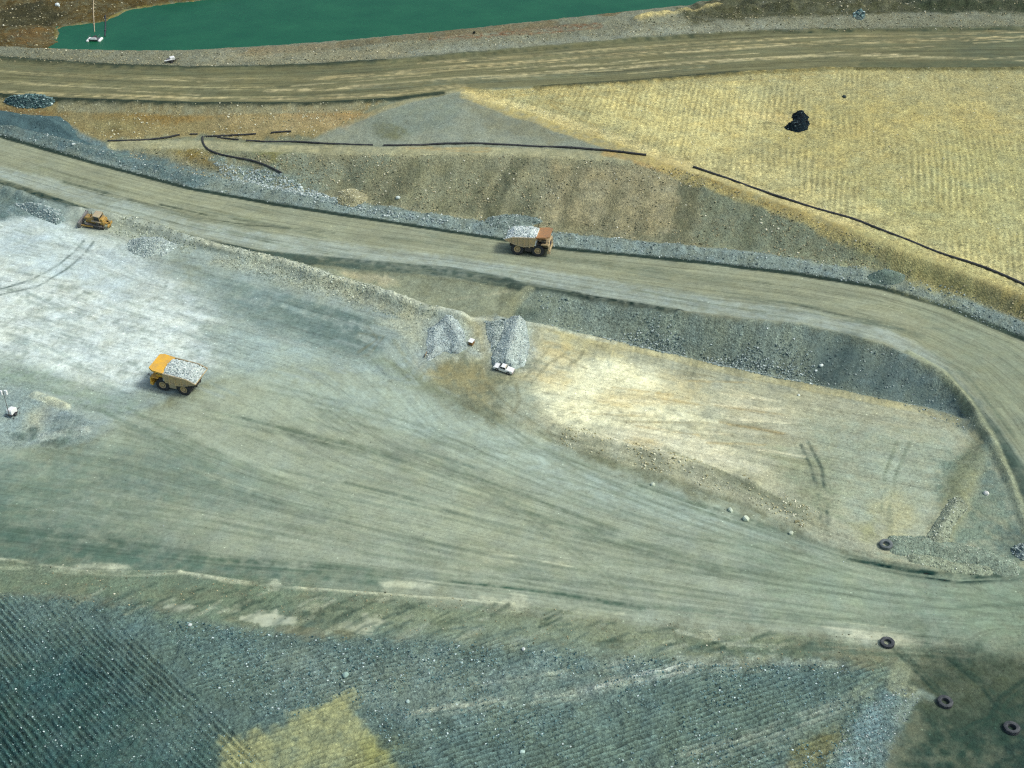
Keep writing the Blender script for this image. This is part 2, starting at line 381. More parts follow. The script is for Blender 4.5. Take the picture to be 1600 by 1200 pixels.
# --- roads
def road_edge(line, w, col, off=0.0, op=.85, brk=.1): stroke(line, w, col, op=op, brk=brk, wob=.5)
zone('top', (112, 106, 78), (0.35, 1.5, 0.2), rag=.6, soft=.6)
stroke(pix(TF), 3.4, (72, 76, 60), op=.85, brk=.1)
stroke([(x, y + 2) for x, y in pix(TN)[:7]] + [(690, 146)], 1.6, (62, 66, 54), op=.95)
stroke([(840, 137), (1000, 127), (1150, 114), (1300, 108), (1600, 108), (2000, 110)], 2.4, (92, 84, 52), op=.8)
stroke([(1360, 102), (1600, 100), (2000, 103)], 6, (84, 88, 68), op=.55)
patch([(1450, 46), (1700, 44), (1700, 108), (1500, 105)], (84, 88, 72), soft=10, rag=5, op=.55)
for l, w, c, o in [
    ([(-60, 141), (100, 148), (300, 154), (480, 153), (620, 146), (720, 134)], 2.6, (196, 178, 132), .8),
    ([(420, 143), (600, 133), (760, 120), (900, 113)], 2.4, (196, 180, 136), .8), ([(880, 112), (1080, 98), (1250, 88), (1400, 84)], 2.2, (198, 182, 140), .8), ([(1100, 96), (1330, 86), (1600, 94)], 1.8, (196, 182, 140), .6),
    ([(500, 124), (650, 112), (800, 100), (1000, 84), (1150, 74), (1340, 66), (1600, 58)], 3.6, (188, 170, 126), .75),
    ([(0, 128), (200, 136), (420, 138)], 3.4, (172, 160, 118), .7), ([(660, 100), (830, 88), (1000, 74), (1250, 58), (1600, 50)], 2.4, (190, 172, 128), .6),
    ([(0, 112), (200, 122), (400, 124), (560, 120)], 2.8, (164, 152, 112), .6),
    ([(-80, 118), (150, 132), (350, 146), (470, 148)], 3.6, (100, 100, 76), .5), ([(0, 104), (250, 117), (450, 115), (650, 104)], 3.2, (96, 98, 74), .55),
    ([(560, 140), (760, 124), (900, 118), (1100, 106)], 4.6, (112, 114, 94), .6), ([(1050, 90), (1250, 74), (1600, 70)], 4.6, (104, 104, 80), .55)]:
    stroke(l, w, c, op=o, soft=.8, brk=.22, wob=.7)
zone('mid', (138, 138, 116), (0.3, 1.2, 0.15), rag=.5, soft=.6)
patch([(-100, 246), (0, 262), (150, 298), (300, 342), (420, 366), (560, 384), (700, 402), (840, 420), (960, 440), (1100, 462), (1240, 480), (1380, 512), (1470, 558), (1540, 640), (1600, 740), (1640, 860), (1580, 715), (1540, 655), (1480, 588), (1380, 538), (1250, 508), (1100, 493), (950, 470), (800, 443), (640, 422), (480, 400), (300, 366), (130, 318), (0, 279), (-100, 262)],
      (147, 154, 146), soft=1.8, rag=1.2, op=.85)
for l, w, c, o in [
    ([(100, 285), (200, 312), (300, 340), (380, 352), (450, 358)], 1.6, (76, 80, 66), .7), ([(250, 320), (330, 338), (420, 350), (520, 364)], 1.0, (66, 72, 60), .7),
    ([(60, 262), (200, 300), (400, 345)], 1.4, (112, 112, 88), .5), ([(860, 402), (1000, 418), (1100, 432), (1200, 444)], 1.8, (96, 100, 84), .5),
    ([(600, 372), (800, 396), (1000, 424), (1300, 470), (1450, 530)], 1.6, (112, 114, 94), .45), ([(1200, 470), (1320, 490), (1430, 528), (1510, 590), (1580, 680)], 1.6, (92, 98, 84), .55),
    ([(1260, 448), (1400, 478), (1520, 530), (1600, 592)], 2.4, (112, 112, 90), .45), ([(1240, 476), (1380, 508), (1440, 524)], 1.0, (80, 84, 74), .6)]:
    stroke(l, w, c, op=min(1, o * 1.2), soft=.6, brk=.12, wob=.4)
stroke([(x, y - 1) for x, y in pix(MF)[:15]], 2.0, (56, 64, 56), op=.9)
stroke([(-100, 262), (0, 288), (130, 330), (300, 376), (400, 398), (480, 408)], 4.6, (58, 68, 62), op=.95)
stroke([(420, 398), (560, 412), (700, 424), (790, 440)], 4.0, (76, 86, 78), op=.85)
stroke([(760, 436), (830, 448), (900, 462)], 2.8, (68, 76, 70), op=.85, wob=.2)
stroke([(440, 412), (520, 424), (620, 436), (700, 446)], 1.6, (86, 92, 80), op=.6, brk=.1)
stroke([(800, 447), (950, 470), (1060, 488)], 2.2, (54, 62, 56), op=.95)
stroke([(1060, 490), (1250, 509), (1380, 540), (1460, 580)], 1.4, (150, 150, 130), op=.5, brk=.2)
# --- middle berm, blue-grey rock
patch([(-200, 130), (0, 176), (90, 186), (150, 220), (250, 252), (330, 268), (420, 290), (560, 322), (700, 344), (880, 368), (1000, 382), (1150, 398), (1300, 416), (1400, 432), (1480, 458), (1600, 506), (1700, 560), (1700, 596), (1600, 529), (1480, 479), (1380, 449), (1250, 427), (1100, 409), (1000, 399), (880, 387), (760, 369), (600, 344), (450, 321), (300, 294), (150, 254), (0, 211), (-200, 155)],
      (124, 134, 130), soft=.8, rag=1.0, par=(1.0, 0, 1.2))
patch([(-200, 120), (0, 172), (100, 184), (130, 215), (250, 250), (340, 285), (300, 292), (150, 250), (0, 206), (-200, 150)], (84, 102, 106), soft=1.5, rag=1.5, op=.75)
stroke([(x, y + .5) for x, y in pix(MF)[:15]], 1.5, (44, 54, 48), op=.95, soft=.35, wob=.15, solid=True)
# --- slope between bench and middle road
patch([(180, 222), (320, 218), (420, 226), (480, 240), (470, 258), (400, 250), (330, 240), (220, 235)], (124, 124, 100), op=.9)
patch([(235, 228), (300, 232), (350, 250), (372, 268), (330, 262), (280, 244)], (142, 120, 62), op=.85, rag=1.5)
patch([(290, 240), (360, 262), (355, 270), (300, 252)], (92, 70, 32), op=.7, rag=1)
patch([(380, 225), (440, 240), (450, 258), (410, 250)], (120, 112, 62), op=.8)
patch([(330, 248), (420, 262), (520, 298), (560, 318), (480, 308), (400, 286), (350, 270)], (112, 124, 118), op=.9, par=(1.4, 0, 1.2))
patch([(440, 246), (620, 246), (560, 300), (520, 298), (470, 275)], (126, 128, 110), op=.8)
patch([(640, 245), (760, 246), (740, 340), (640, 325)], (126, 124, 100), op=.6)
patch([(860, 258), (960, 255), (1070, 275), (1060, 370), (960, 372), (850, 350)], (150, 138, 108), op=.7)
patch([(540, 250), (640, 255), (620, 320), (540, 300)], (112, 112, 92), op=.5)
patch([(1090, 278), (1240, 338), (1400, 395), (1600, 475), (1600, 500), (1400, 432), (1200, 400), (1080, 380)], (114, 118, 100), op=.8)
patch([(1380, 392), (1500, 436), (1600, 478), (1600, 500), (1480, 452), (1400, 425)], (112, 98, 58), op=.75)
for l, w, o in [([(812, 250), (790, 282), (772, 320), (765, 345)], 3, .6), ([(770, 260), (745, 300), (735, 330)], 2.2, .4), ([(650, 262), (620, 300), (600, 318)], 3.5, .45), ([(905, 262), (895, 300), (880, 345)], 2.2, .4), ([(830, 300), (812, 345)], 4, .45),
                ([(1080, 285), (1070, 330), (1055, 378)], 3.5, .5), ([(560, 258), (545, 290)], 2, .3), ([(1180, 330), (1165, 390)], 2.5, .4), ([(960, 300), (945, 370)], 2, .35), ([(700, 262), (688, 330)], 1.8, .3), ([(1010, 290), (1000, 370)], 1.8, .35)]:
    stroke(l, w, (76, 78, 62), op=o * 1.05, soft=1.3, wob=1.8)
stroke([(180, 226), (320, 226), (430, 232), (600, 236), (700, 235), (820, 237), (950, 244), (1040, 256), (1075, 266)], 4.2, (160, 154, 122), op=.85, wob=.8)
stroke([(950, 240), (1030, 252), (1070, 262), (1055, 266), (1000, 252)], 3, (172, 140, 84), op=.7)
stroke([(640, 232), (760, 234)], 2.2, (160, 134, 88), op=.6, brk=.1)
# --- track along the edge of the ripped field
stroke([(735, 148), (800, 172), (900, 206), (1010, 245), (1080, 272), (1200, 314), (1350, 370), (1500, 426), (1600, 466), (1800, 560)], 5.0, (172, 154, 98), op=.8, wob=.8)
stroke([(1090, 276), (1200, 316), (1350, 374), (1500, 430), (1600, 470)], 2.2, (138, 114, 66), op=.7, brk=.15)
stroke([(730, 144), (820, 168), (930, 205), (1040, 246), (1130, 278), (1260, 322), (1420, 378), (1600, 440)], 3.6, (204, 188, 134), op=.6, wob=1)
stroke([(728, 140), (770, 150), (850, 142), (980, 132), (1100, 122), (1300, 112)], 4.5, (166, 146, 92), op=.6, brk=.15, wob=1.5)
blob(1395, 210, 200, 60, (172, 156, 98), soft=8, rag=6, op=.6)
blob(1500, 300, 170, 90, (160, 154, 106), soft=10, rag=8, op=.75)
blob(1500, 380, 120, 50, (168, 160, 112), soft=8, rag=8, op=.7)
blob(1400, 250, 60, 30, (156, 146, 104), soft=5, rag=8, op=.6, brk=.2)
patch([(880, 150), (1000, 140), (1150, 128), (1200, 200), (1150, 250), (1050, 235), (950, 195)], (194, 180, 122), soft=6, rag=4, op=.65)
patch([(1050, 245), (1200, 285), (1350, 335), (1500, 390), (1560, 420), (1480, 385), (1330, 310), (1200, 262)], (198, 184, 128), soft=4, rag=3, op=.6)
for l in ([(870, 150), (920, 150), (980, 158), (1040, 175), (1090, 192), (1120, 205)], [(860, 158), (940, 178), (1020, 190)], [(880, 150), (850, 158), (870, 170), (930, 196)]):
    stroke(l, .9, (150, 128, 76), op=.55, brk=.15)
stroke([(1170, 180), (1205, 182), (1228, 186)], 4.5, (200, 182, 124), op=.6)
# --- triangular grey slope
patch([(560, 190), (640, 160), (720, 150), (700, 200), (600, 215)], (114, 120, 110), op=.7)
patch([(590, 196), (625, 200), (620, 216), (595, 212)], (104, 98, 62), op=.6)
stroke([(545, 192), (600, 170), (660, 152), (722, 140)], 1.6, (150, 138, 100), op=.7)
patch([(730, 160), (820, 190), (900, 215), (860, 222), (760, 200)], (118, 112, 90), op=.6)
# --- brown ground left of it
blob(500, 180, 70, 14, (154, 122, 78), soft=3, rag=3, op=.7)
blob(420, 190, 110, 16, (154, 134, 96), soft=3, rag=3, op=.7)
blob(290, 180, 70, 10, (146, 116, 68), soft=2, rag=3, op=.7, brk=.1)
blob(180, 203, 14, 8, (96, 72, 30), soft=1, rag=1.5, op=.8)
blob(210, 182, 80, 10, (132, 104, 58), soft=2, rag=3, op=.7)
blob(180, 195, 40, 12, (132, 124, 88), soft=2, rag=2, op=.6)
patch([(-100, 150), (20, 168), (110, 176), (100, 184), (0, 180), (-100, 170)], (132, 96, 48), op=.7, rag=2)
stroke([(100, 164), (300, 170), (480, 170), (560, 166)], 3.5, (134, 128, 102), op=.8)
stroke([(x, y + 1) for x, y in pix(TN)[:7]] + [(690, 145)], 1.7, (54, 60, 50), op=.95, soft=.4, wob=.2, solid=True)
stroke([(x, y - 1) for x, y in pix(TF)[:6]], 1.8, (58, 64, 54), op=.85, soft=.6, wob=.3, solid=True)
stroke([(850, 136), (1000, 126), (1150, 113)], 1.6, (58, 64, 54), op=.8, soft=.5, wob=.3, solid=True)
# --- yard
patch([(-200, 330), (0, 340), (60, 345), (110, 352), (165, 372), (240, 402), (290, 440), (320, 480), (335, 500), (315, 520), (330, 560), (250, 560), (230, 590), (200, 615), (120, 605), (60, 575), (0, 560), (-200, 520)], (196, 204, 200), soft=4, rag=4, op=.95, brk=-.25)
patch([(0, 330), (70, 325), (100, 350), (170, 380), (260, 430), (200, 470), (60, 420), (0, 400)], (176, 188, 190), op=.7, soft=4)
patch([(-100, 290), (0, 300), (60, 316), (80, 335), (0, 345), (-100, 330)], (96, 110, 110), soft=1.5, rag=1.5, op=.95, par=(1, 0, 1))
patch([(30, 318), (100, 328), (104, 345), (60, 340)], (136, 148, 146), op=.7, par=(1, 0, 1))
patch([(100, 332), (230, 356), (330, 385), (300, 395), (190, 370), (110, 360)], (146, 150, 138), op=.7)
patch([(320, 392), (440, 412), (560, 450), (680, 488), (670, 505), (560, 480), (440, 448), (330, 410)], (148, 152, 138), op=.9, par=(1.3, 0, 1.2), rag=2)
patch([(470, 430), (560, 452), (660, 490), (650, 500), (560, 470)], (158, 157, 136), op=.6, par=(1.3, 0, 1.2), rag=2)
patch([(220, 405), (290, 400), (340, 430), (300, 445), (240, 430)], (120, 122, 102), op=.55, brk=.1)
patch([(330, 430), (420, 440), (560, 500), (580, 540), (520, 560), (420, 520), (340, 470)], (104, 118, 116), op=.75, soft=4, rag=5, brk=-.1)
patch([(440, 470), (560, 500), (600, 530), (560, 560), (480, 520)], (92, 106, 102), op=.6, soft=3, rag=4, brk=.1)
patch([(330, 520), (430, 530), (600, 580), (700, 640), (820, 700), (960, 760), (1060, 800), (900, 770), (720, 700), (560, 640), (400, 600)], (150, 163, 158), op=.7, soft=4, rag=4)
patch([(0, 560), (130, 600), (220, 620), (180, 640), (60, 620), (0, 600)], (118, 132, 116), op=.7, soft=3, rag=4, brk=.05)
patch([(10, 520), (40, 530), (60, 545), (20, 540)], (112, 126, 120), op=.7)
for l in ([(-60, 465), (0, 452), (50, 437), (90, 415), (118, 392), (131, 376)], [(-60, 474), (0, 461), (60, 447), (105, 420), (134, 395), (146, 378)]):
    stroke(l, .45, (100, 110, 108), op=.9, soft=.35, brk=-.2, wob=.12)
for k in range(9):
    x0, y0 = 10 + 26 * k, 330 + 12 * k
    stroke([(x0, y0), (x0 + 60, y0 + 42), (x0 + 130, y0 + 78)], 1.5, (206, 214, 212) if k % 2 else (150, 160, 156), op=.4, soft=1.5, brk=.25, wob=1)
# rough ground by the lighting tower
patch([(-100, 590), (0, 600), (60, 612), (105, 634), (140, 662), (135, 690), (100, 700), (0, 708), (-100, 700)], (134, 146, 144), op=.85, soft=1.5, rag=2, par=(.9, 0, 1))
patch([(50, 650), (75, 633), (78, 650), (58, 668), (48, 664)], (164, 162, 138), op=.8, rag=1)
stroke([(55, 617), (80, 626), (104, 636)], 1.6, (186, 188, 164), op=.85)
stroke([(70, 682), (100, 676), (130, 674)], 2.2, (186, 192, 182), op=.75)
patch([(78, 640), (135, 660), (130, 674), (80, 676)], (122, 134, 138), op=.7)
for x in (72, 82, 92, 104): stroke([(x + 18, 652), (x, 690)], .7, (92, 106, 108), op=.5, brk=.2)
stroke([(25, 682), (48, 684), (52, 672)], 1.6, (66, 80, 80), op=.7); stroke([(68, 695), (84, 690)], 1.2, (58, 72, 74), op=.8); stroke([(90, 695), (100, 690)], 1.2, (62, 78, 78), op=.7)
stroke([(0, 714), (30, 720), (68, 731)], .6, (160, 170, 160), op=.7)
# --- lower haul road
zone('low', (148, 154, 137), (0.3, 0.85, 0.15), rag=4, soft=3, op=.92)
patch([(-200, 690), (0, 705), (130, 695), (260, 690), (420, 760), (520, 800), (300, 790), (120, 780), (0, 800), (-200, 790)], (104, 118, 108), soft=6, rag=4, op=.75)  # left-end patches: corner falloff painted into the road colour
patch([(-200, 800), (0, 812), (200, 850), (420, 886), (600, 902), (600, 925), (280, 898), (0, 876), (-200, 850)], (82, 100, 88), soft=4, rag=3, op=.85)
patch([(-200, 760), (0, 770), (200, 800), (300, 850), (200, 880), (0, 876), (-200, 850)], (84, 104, 94), soft=10, rag=4, op=.6)
patch([(1480, 890), (1700, 880), (1750, 1040), (1560, 1030), (1440, 1000)], (104, 120, 104), soft=8, rag=4, op=.6)
patch([(420, 590), (600, 600), (760, 660), (960, 740), (1130, 800), (1230, 840), (1120, 830), (900, 770), (700, 700), (520, 640)], (156, 168, 158), soft=4, rag=3, op=.7)
patch([(1150, 840), (1350, 895), (1600, 910), (1640, 1000), (1400, 985), (1200, 940)], (130, 144, 124), soft=6, rag=4, op=.6)
patch([(400, 660), (700, 740), (1000, 850), (1100, 920), (800, 880), (500, 800)], (150, 154, 132), soft=8, rag=5, op=.6)
for l, w, c, o in [
    ([(380, 655), (500, 685), (640, 720), (740, 748), (860, 792), (960, 830)], 2.4, (104, 112, 96), .65), ([(440, 672), (560, 700), (700, 742)], 1.2, (96, 106, 92), .5),
    ([(650, 705), (700, 718), (760, 738)], 1.0, (108, 118, 106), .6), ([(540, 755), (640, 780), (720, 805), (800, 830)], 1.0, (96, 104, 90), .6),
    ([(200, 640), (300, 690), (420, 745), (540, 795)], 1.2, (108, 118, 100), .5), ([(820, 800), (950, 840), (1080, 872), (1200, 895)], 1.8, (100, 110, 94), .6), ([(900, 838), (1020, 866), (1120, 890)], .9, (92, 102, 88), .5),
    ([(300, 872), (420, 882), (540, 890), (640, 905), (760, 918), (880, 932), (1000, 952)], 2.4, (90, 104, 90), .75), ([(0, 828), (150, 848), (300, 868)], 3.0, (84, 100, 88), .55),
    ([(1000, 948), (1150, 962), (1320, 975)], 2.2, (108, 120, 104), .5), ([(0, 770), (200, 790), (420, 838)], 2.0, (108, 120, 106), .4), ([(700, 840), (900, 886), (1100, 920)], 1.6, (124, 130, 110), .4),
    ([(150, 640), (240, 680), (330, 735)], 1.6, (104, 116, 104), .5), ([(1500, 950), (1600, 946), (1700, 940)], 1.4, (92, 106, 92), .5), ([(1400, 930), (1600, 932), (1700, 920)], 1.2, (110, 122, 106), .4),
    ([(1000, 760), (1130, 803), (1240, 842), (1340, 876), (1420, 892)], 3.0, (96, 106, 92), .65), ([(850, 702), (960, 748), (1080, 790), (1200, 835)], 2.4, (116, 124, 108), .55),
    ([(1330, 876), (1420, 893), (1500, 904), (1600, 900), (1660, 886)], 2.6, (62, 76, 68), .8), ([(780, 650), (860, 690), (1000, 742)], 1.6, (112, 114, 92), .6)]:
    stroke(l, w * .8, c, op=min(1, o * 1.25), soft=.7, brk=.1, wob=.45)
# south verge: pale windrow, wet patches, churned mud
patch([(-200, 860), (0, 885), (280, 903), (600, 932), (1000, 984), (1300, 1004), (1300, 1030), (1100, 1034), (1000, 1022), (800, 1000), (500, 990), (300, 965), (150, 930), (0, 925), (-200, 910)], (104, 116, 98), soft=2, rag=2.5, op=.85, par=(.6, .0, .8))
patch([(500, 945), (800, 960), (1050, 1000), (1050, 1025), (800, 1000), (560, 975)], (128, 134, 110), op=.7)
patch([(850, 960), (1050, 990), (1250, 1000), (1250, 1025), (1020, 1015)], (128, 130, 104), op=.7, brk=.05)
stroke([(-100, 865), (0, 876), (60, 884), (120, 893), (200, 898), (280, 894)], .8, (182, 184, 158), op=.8, brk=.05)
stroke([(-100, 884), (0, 888), (120, 896)], .9, (156, 162, 138), op=.6, brk=.1)
stroke([(280, 894), (360, 908), (440, 918), (540, 925), (610, 930), (700, 936), (800, 944)], .45, (188, 190, 164), op=.8, brk=.15, soft=.3)
for x, y, rx, ry in [(185, 890, 14, 5), (605, 917, 9, 9), (806, 942, 14, 12), (430, 915, 8, 6), (975, 955, 10, 3), (760, 936, 8, 4), (150, 886, 36, 4), (1110, 994, 16, 8), (870, 880, 26, 6), (640, 912, 40, 6), (780, 870, 30, 12)]:
    blob(x, y, rx, ry, (184, 186, 162), soft=.6, rag=1.6, op=.65, brk=.05)
blob(280, 949, 26, 6, (164, 166, 146), soft=.5, rag=1.0, op=.9, par=(.2, 0, .1)); blob(420, 968, 42, 9, (172, 174, 152), soft=.4, rag=1.8, op=1.0, par=(.1, 0, .1)); blob(545, 984, 34, 6, (170, 172, 148), soft=.4, rag=1.8, op=.9, par=(.1, 0, .1)); blob(580, 968, 16, 8, (170, 172, 148), soft=.4, rag=1.8, op=.85, par=(.1, 0, .1))
stroke([(1060, 988), (1110, 1000), (1160, 1010), (1240, 1010)], .8, (178, 182, 160), op=.7, brk=.1)
patch([(1290, 980), (1370, 984), (1440, 998), (1500, 1006), (1440, 1010), (1340, 1000)], (186, 186, 162), soft=1.0, rag=1.2, op=1.0)
patch([(1080, 1000), (1300, 1010), (1420, 1022), (1420, 1034), (1250, 1028), (1080, 1022)], (84, 98, 86), soft=1.2, rag=2, op=.7, brk=.05)
for k in range(26):
    x0 = 170 + k * 42 + RNG.uniform(-12, 12); y0 = 918 + (x0 - 170) * .098 + RNG.uniform(-2, 8)
    stroke([(x0, y0), (x0 - 24 + RNG.uniform(-12, 6), y0 + 12 + RNG.uniform(0, 10)), (x0 - 46, y0 + 26)], .8, (70, 84, 76) if k % 4 else (150, 154, 134), op=.45, brk=.2)
for k in range(34):
    x0 = 420 + RNG.uniform(0, 800) if k > 10 else 200 + RNG.uniform(0, 420)
    y0 = 915 + (x0 - 200) * .088 + RNG.uniform(2, 34); L = RNG.uniform(14, 40)
    stroke([(x0, y0), (x0 - L * .6, y0 + L * .18), (x0 - L, y0 + L * .45)], RNG.uniform(.35, .8), [(66, 80, 70), (72, 86, 78), (150, 154, 132)][k % 3], op=.6, soft=.4, wob=.3)
def dashes(n, poly, slope, lmin, lmax, cols, wmin, wmax, omin, omax, spread=.05):
    """short grader and wheel marks laid along the direction of travel"""
    p = np.array(poly, float); k = 0
    while k < n:
        x0, y0 = RNG.uniform(p[:, 0].min(), p[:, 0].max()), RNG.uniform(p[:, 1].min(), p[:, 1].max())
        if not inside(p, np.array([x0]), np.array([y0]))[0]: continue
        k += 1; L = RNG.uniform(lmin, lmax); m = slope(x0, y0) + RNG.uniform(-spread, spread); bend = RNG.uniform(-.03, .03)
        stroke([(x0, y0), (x0 + L * .5, y0 + L * .5 * (m + bend)), (x0 + L, y0 + L * m)], RNG.uniform(wmin, wmax), cols[k % len(cols)], op=RNG.uniform(omin, omax), soft=.35, brk=.08, wob=.25)
dashes(70, [(150, 660), (330, 610), (600, 640), (900, 760), (1250, 860), (1560, 920), (1560, 1000), (1200, 970), (800, 920), (400, 880), (60, 850), (20, 760)], lambda x, y: .06 + .22 * min(1, max(0, (930 - y) / 240)) - .0001 * max(0, x - 900), 160, 420, [(112, 121, 105), (118, 126, 110)], .25, .45, .3, .6)
dashes(90, [(0, 350), (160, 380), (420, 450), (640, 540), (700, 620), (400, 590), (200, 620), (0, 590)], lambda x, y: .38, 14, 70, [(128, 140, 136), (150, 160, 156)], .35, .9, .25, .6, .12)
def curve(l, n=8):
    """Catmull-Rom through the given pixels"""
    q = np.array([l[0]] + list(l) + [l[-1]], float); out = []
    for i in range(1, len(q) - 2):
        for t in np.linspace(0, 1, n, endpoint=False):
            p0, p1, p2, p3 = q[i - 1], q[i], q[i + 1], q[i + 2]
            out.append(tuple(.5 * (2 * p1 + (p2 - p0) * t + (2 * p0 - 5 * p1 + 4 * p2 - p3) * t ** 2 + (3 * p1 - p0 - 3 * p2 + p3) * t ** 3)))
    return out + [tuple(q[-1])]
for l, o in [([(320, 640), (560, 700), (850, 800), (1150, 890), (1560, 950)], .55), ([(60, 700), (300, 750), (600, 830), (950, 900), (1350, 960)], .5), ([(420, 600), (640, 660), (900, 770), (1200, 868), (1560, 925)], .45), ([(0, 790), (300, 800), (620, 862), (1000, 930), (1500, 990)], .5),
             ([(180, 660), (420, 742), (700, 800), (1000, 868), (1400, 930)], .45), ([(760, 640), (880, 720), (1100, 815), (1330, 890)], .5), ([(0, 745), (250, 762), (520, 800), (800, 880), (1150, 930)], .4), ([(500, 640), (700, 720), (860, 830), (980, 920)], .4)]:
    for dy in (0, 11): stroke(curve([(x, y + dy) for x, y in l]), .42, (106, 115, 100), op=o, soft=.4, wob=.15, brk=-.15)
dashes(60, [(850, 560), (1000, 565), (1300, 640), (1480, 680), (1400, 780), (1250, 760), (1050, 700), (880, 660)], lambda x, y: .16, 30, 120, [(142, 132, 102), (150, 146, 120), (204, 198, 168)], .3, .7, .3, .65, .1)
dashes(40, [(-20, 225), (300, 300), (700, 370), (1100, 425), (1350, 470), (1350, 510), (1000, 470), (600, 410), (300, 360), (0, 275)], lambda x, y: .25 - .00008 * x, 60, 240, [(104, 110, 96), (112, 116, 100)], .3, .55, .35, .7, .02)
dashes(60, [(0, 100), (400, 110), (800, 85), (1500, 55), (1580, 95), (1200, 100), (800, 130), (400, 155), (0, 142)], lambda x, y: .05 if x < 350 else -.075, 50, 220, [(86, 86, 66), (98, 98, 76), (190, 176, 134)], .35, .8, .4, .8, .015)
dashes(90, [(150, 905), (430, 922), (800, 950), (1300, 1008), (1300, 1026), (1000, 1016), (600, 985), (300, 955), (160, 925)], lambda x, y: -.35, 10, 34, [(64, 78, 68), (78, 90, 78), (148, 152, 132)], .25, .55, .4, .8, .3)
# --- ripped dump ground
patch([(-200, 1000), (0, 1010), (200, 1060), (400, 1200), (500, 1500), (-200, 1500)], (70, 92, 90), soft=10, rag=6, op=.9)  # dark spoil, deepened by corner falloff put into its colour
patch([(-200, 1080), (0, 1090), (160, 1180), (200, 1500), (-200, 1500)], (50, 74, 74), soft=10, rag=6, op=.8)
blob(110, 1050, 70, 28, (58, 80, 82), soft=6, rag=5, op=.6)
patch([(440, 1000), (1000, 1020), (1100, 1040), (900, 1100), (620, 1140), (400, 1090)], (112, 124, 118), soft=6, rag=5, op=.7)
patch([(900, 1110), (1150, 1100), (1350, 1090), (1350, 1500), (700, 1500), (760, 1160)], (96, 110, 102), soft=8, rag=6, op=.7)
patch([(345, 1150), (430, 1133), (470, 1110), (548, 1084), (570, 1128), (605, 1170), (650, 1230), (640, 1500), (420, 1500)], (144, 144, 106), soft=1.3, rag=2.2, op=.88, par=(.7, 0, .9))
blob(590, 1180, 30, 30, (128, 128, 76), soft=3, rag=2, op=.6)
for l, w, c, o in [([(640, 1118), (760, 1098), (900, 1085), (1000, 1060), (1080, 1042), (1160, 1040)], 1.3, (154, 160, 146), .75), ([(930, 1078), (1000, 1058), (1070, 1042)], 1.5, (182, 188, 178), .7), ([(740, 1072), (880, 1050), (1020, 1030)], 1.0, (150, 158, 146), .55),
                   ([(1080, 1180), (1180, 1150), (1280, 1115), (1360, 1080)], 1.9, (138, 146, 136), .7), ([(1000, 1230), (1130, 1190), (1250, 1150), (1340, 1118)], 1.6, (128, 138, 128), .6), ([(1180, 1230), (1300, 1170), (1380, 1120)], 2, (140, 150, 148), .6),
                   ([(1350, 1085), (1400, 1050), (1440, 1000)], 3.5, (128, 138, 118), .5)]:
    stroke(l, w, c, op=o, soft=1, brk=.15, wob=.8)
patch([(1060, 1024), (1180, 1030), (1310, 1030), (1320, 1044), (1180, 1042), (1060, 1040)], (142, 150, 138), soft=1, rag=2, op=.7, par=(1.4, 0, 1.2))
patch([(1240, 1170), (1310, 1135), (1330, 1150), (1300, 1190), (1260, 1230), (1200, 1230)], (112, 108, 74), soft=1.5, rag=1.5, op=.75)
patch([(1330, 1120), (1410, 1070), (1440, 1080), (1400, 1160), (1380, 1260), (1280, 1260)], (112, 132, 134), soft=1.5, rag=2, op=.85, par=(1.6, 0, 1.3))
# --- bottom right corner, with edge falloff painted into the ground colour
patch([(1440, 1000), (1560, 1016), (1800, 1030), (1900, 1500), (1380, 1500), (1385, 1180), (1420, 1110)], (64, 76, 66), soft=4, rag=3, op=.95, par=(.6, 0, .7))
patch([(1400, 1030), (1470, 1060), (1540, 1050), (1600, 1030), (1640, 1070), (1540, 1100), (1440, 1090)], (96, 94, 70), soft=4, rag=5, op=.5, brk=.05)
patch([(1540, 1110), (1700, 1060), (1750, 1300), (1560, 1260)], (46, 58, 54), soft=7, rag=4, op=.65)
for l in ([(1600, 1100), (1520, 1130), (1470, 1160), (1440, 1210)], [(1580, 1150), (1520, 1160), (1480, 1200)], [(1390, 1010), (1430, 1050), (1460, 1080)], [(1480, 1030), (1530, 1070), (1560, 1110)], [(1600, 1060), (1560, 1090), (1530, 1150), (1500, 1220)], [(1620, 1170), (1560, 1190), (1530, 1230)]):
    stroke(l, .9, (48, 64, 56), op=.65, brk=.15); stroke([(x + 14, y + 4) for x, y in l], .8, (56, 72, 62), op=.55, brk=.15)
stroke([(1410, 1045), (1400, 1075), (1425, 1082)], 2.5, (142, 144, 118), op=.6)
stroke([(1400, 1130), (1420, 1100), (1440, 1082), (1455, 1090)], 1.2, (132, 144, 134), op=.6)
# --- quarry bench (tan)
patch([(850, 560), (960, 560), (1060, 600), (1120, 660), (1040, 690), (930, 680), (840, 655), (815, 610)], (224, 220, 184), soft=4, rag=4, op=.85, brk=-.2)
patch([(900, 680), (1000, 660), (1100, 680), (1200, 740), (1120, 735), (1000, 705)], (208, 202, 172), soft=2, rag=3, op=.75, brk=0)
patch([(1100, 600), (1250, 640), (1260, 690), (1150, 670)], (178, 172, 146), soft=4, rag=3, op=.6)
patch([(1040, 580), (1100, 600), (1090, 650), (1040, 630)], (184, 168, 124), soft=3, rag=3, op=.5)
blob(1010, 690, 26, 8, (184, 164, 116), soft=1.5, rag=2, op=.55)
blob(1000, 625, 60, 8, (196, 178, 130), soft=1.5, rag=2.5, op=.5, brk=.1)
patch([(870, 520), (960, 536), (980, 560), (880, 550)], (178, 166, 120), soft=2, rag=2, op=.7)
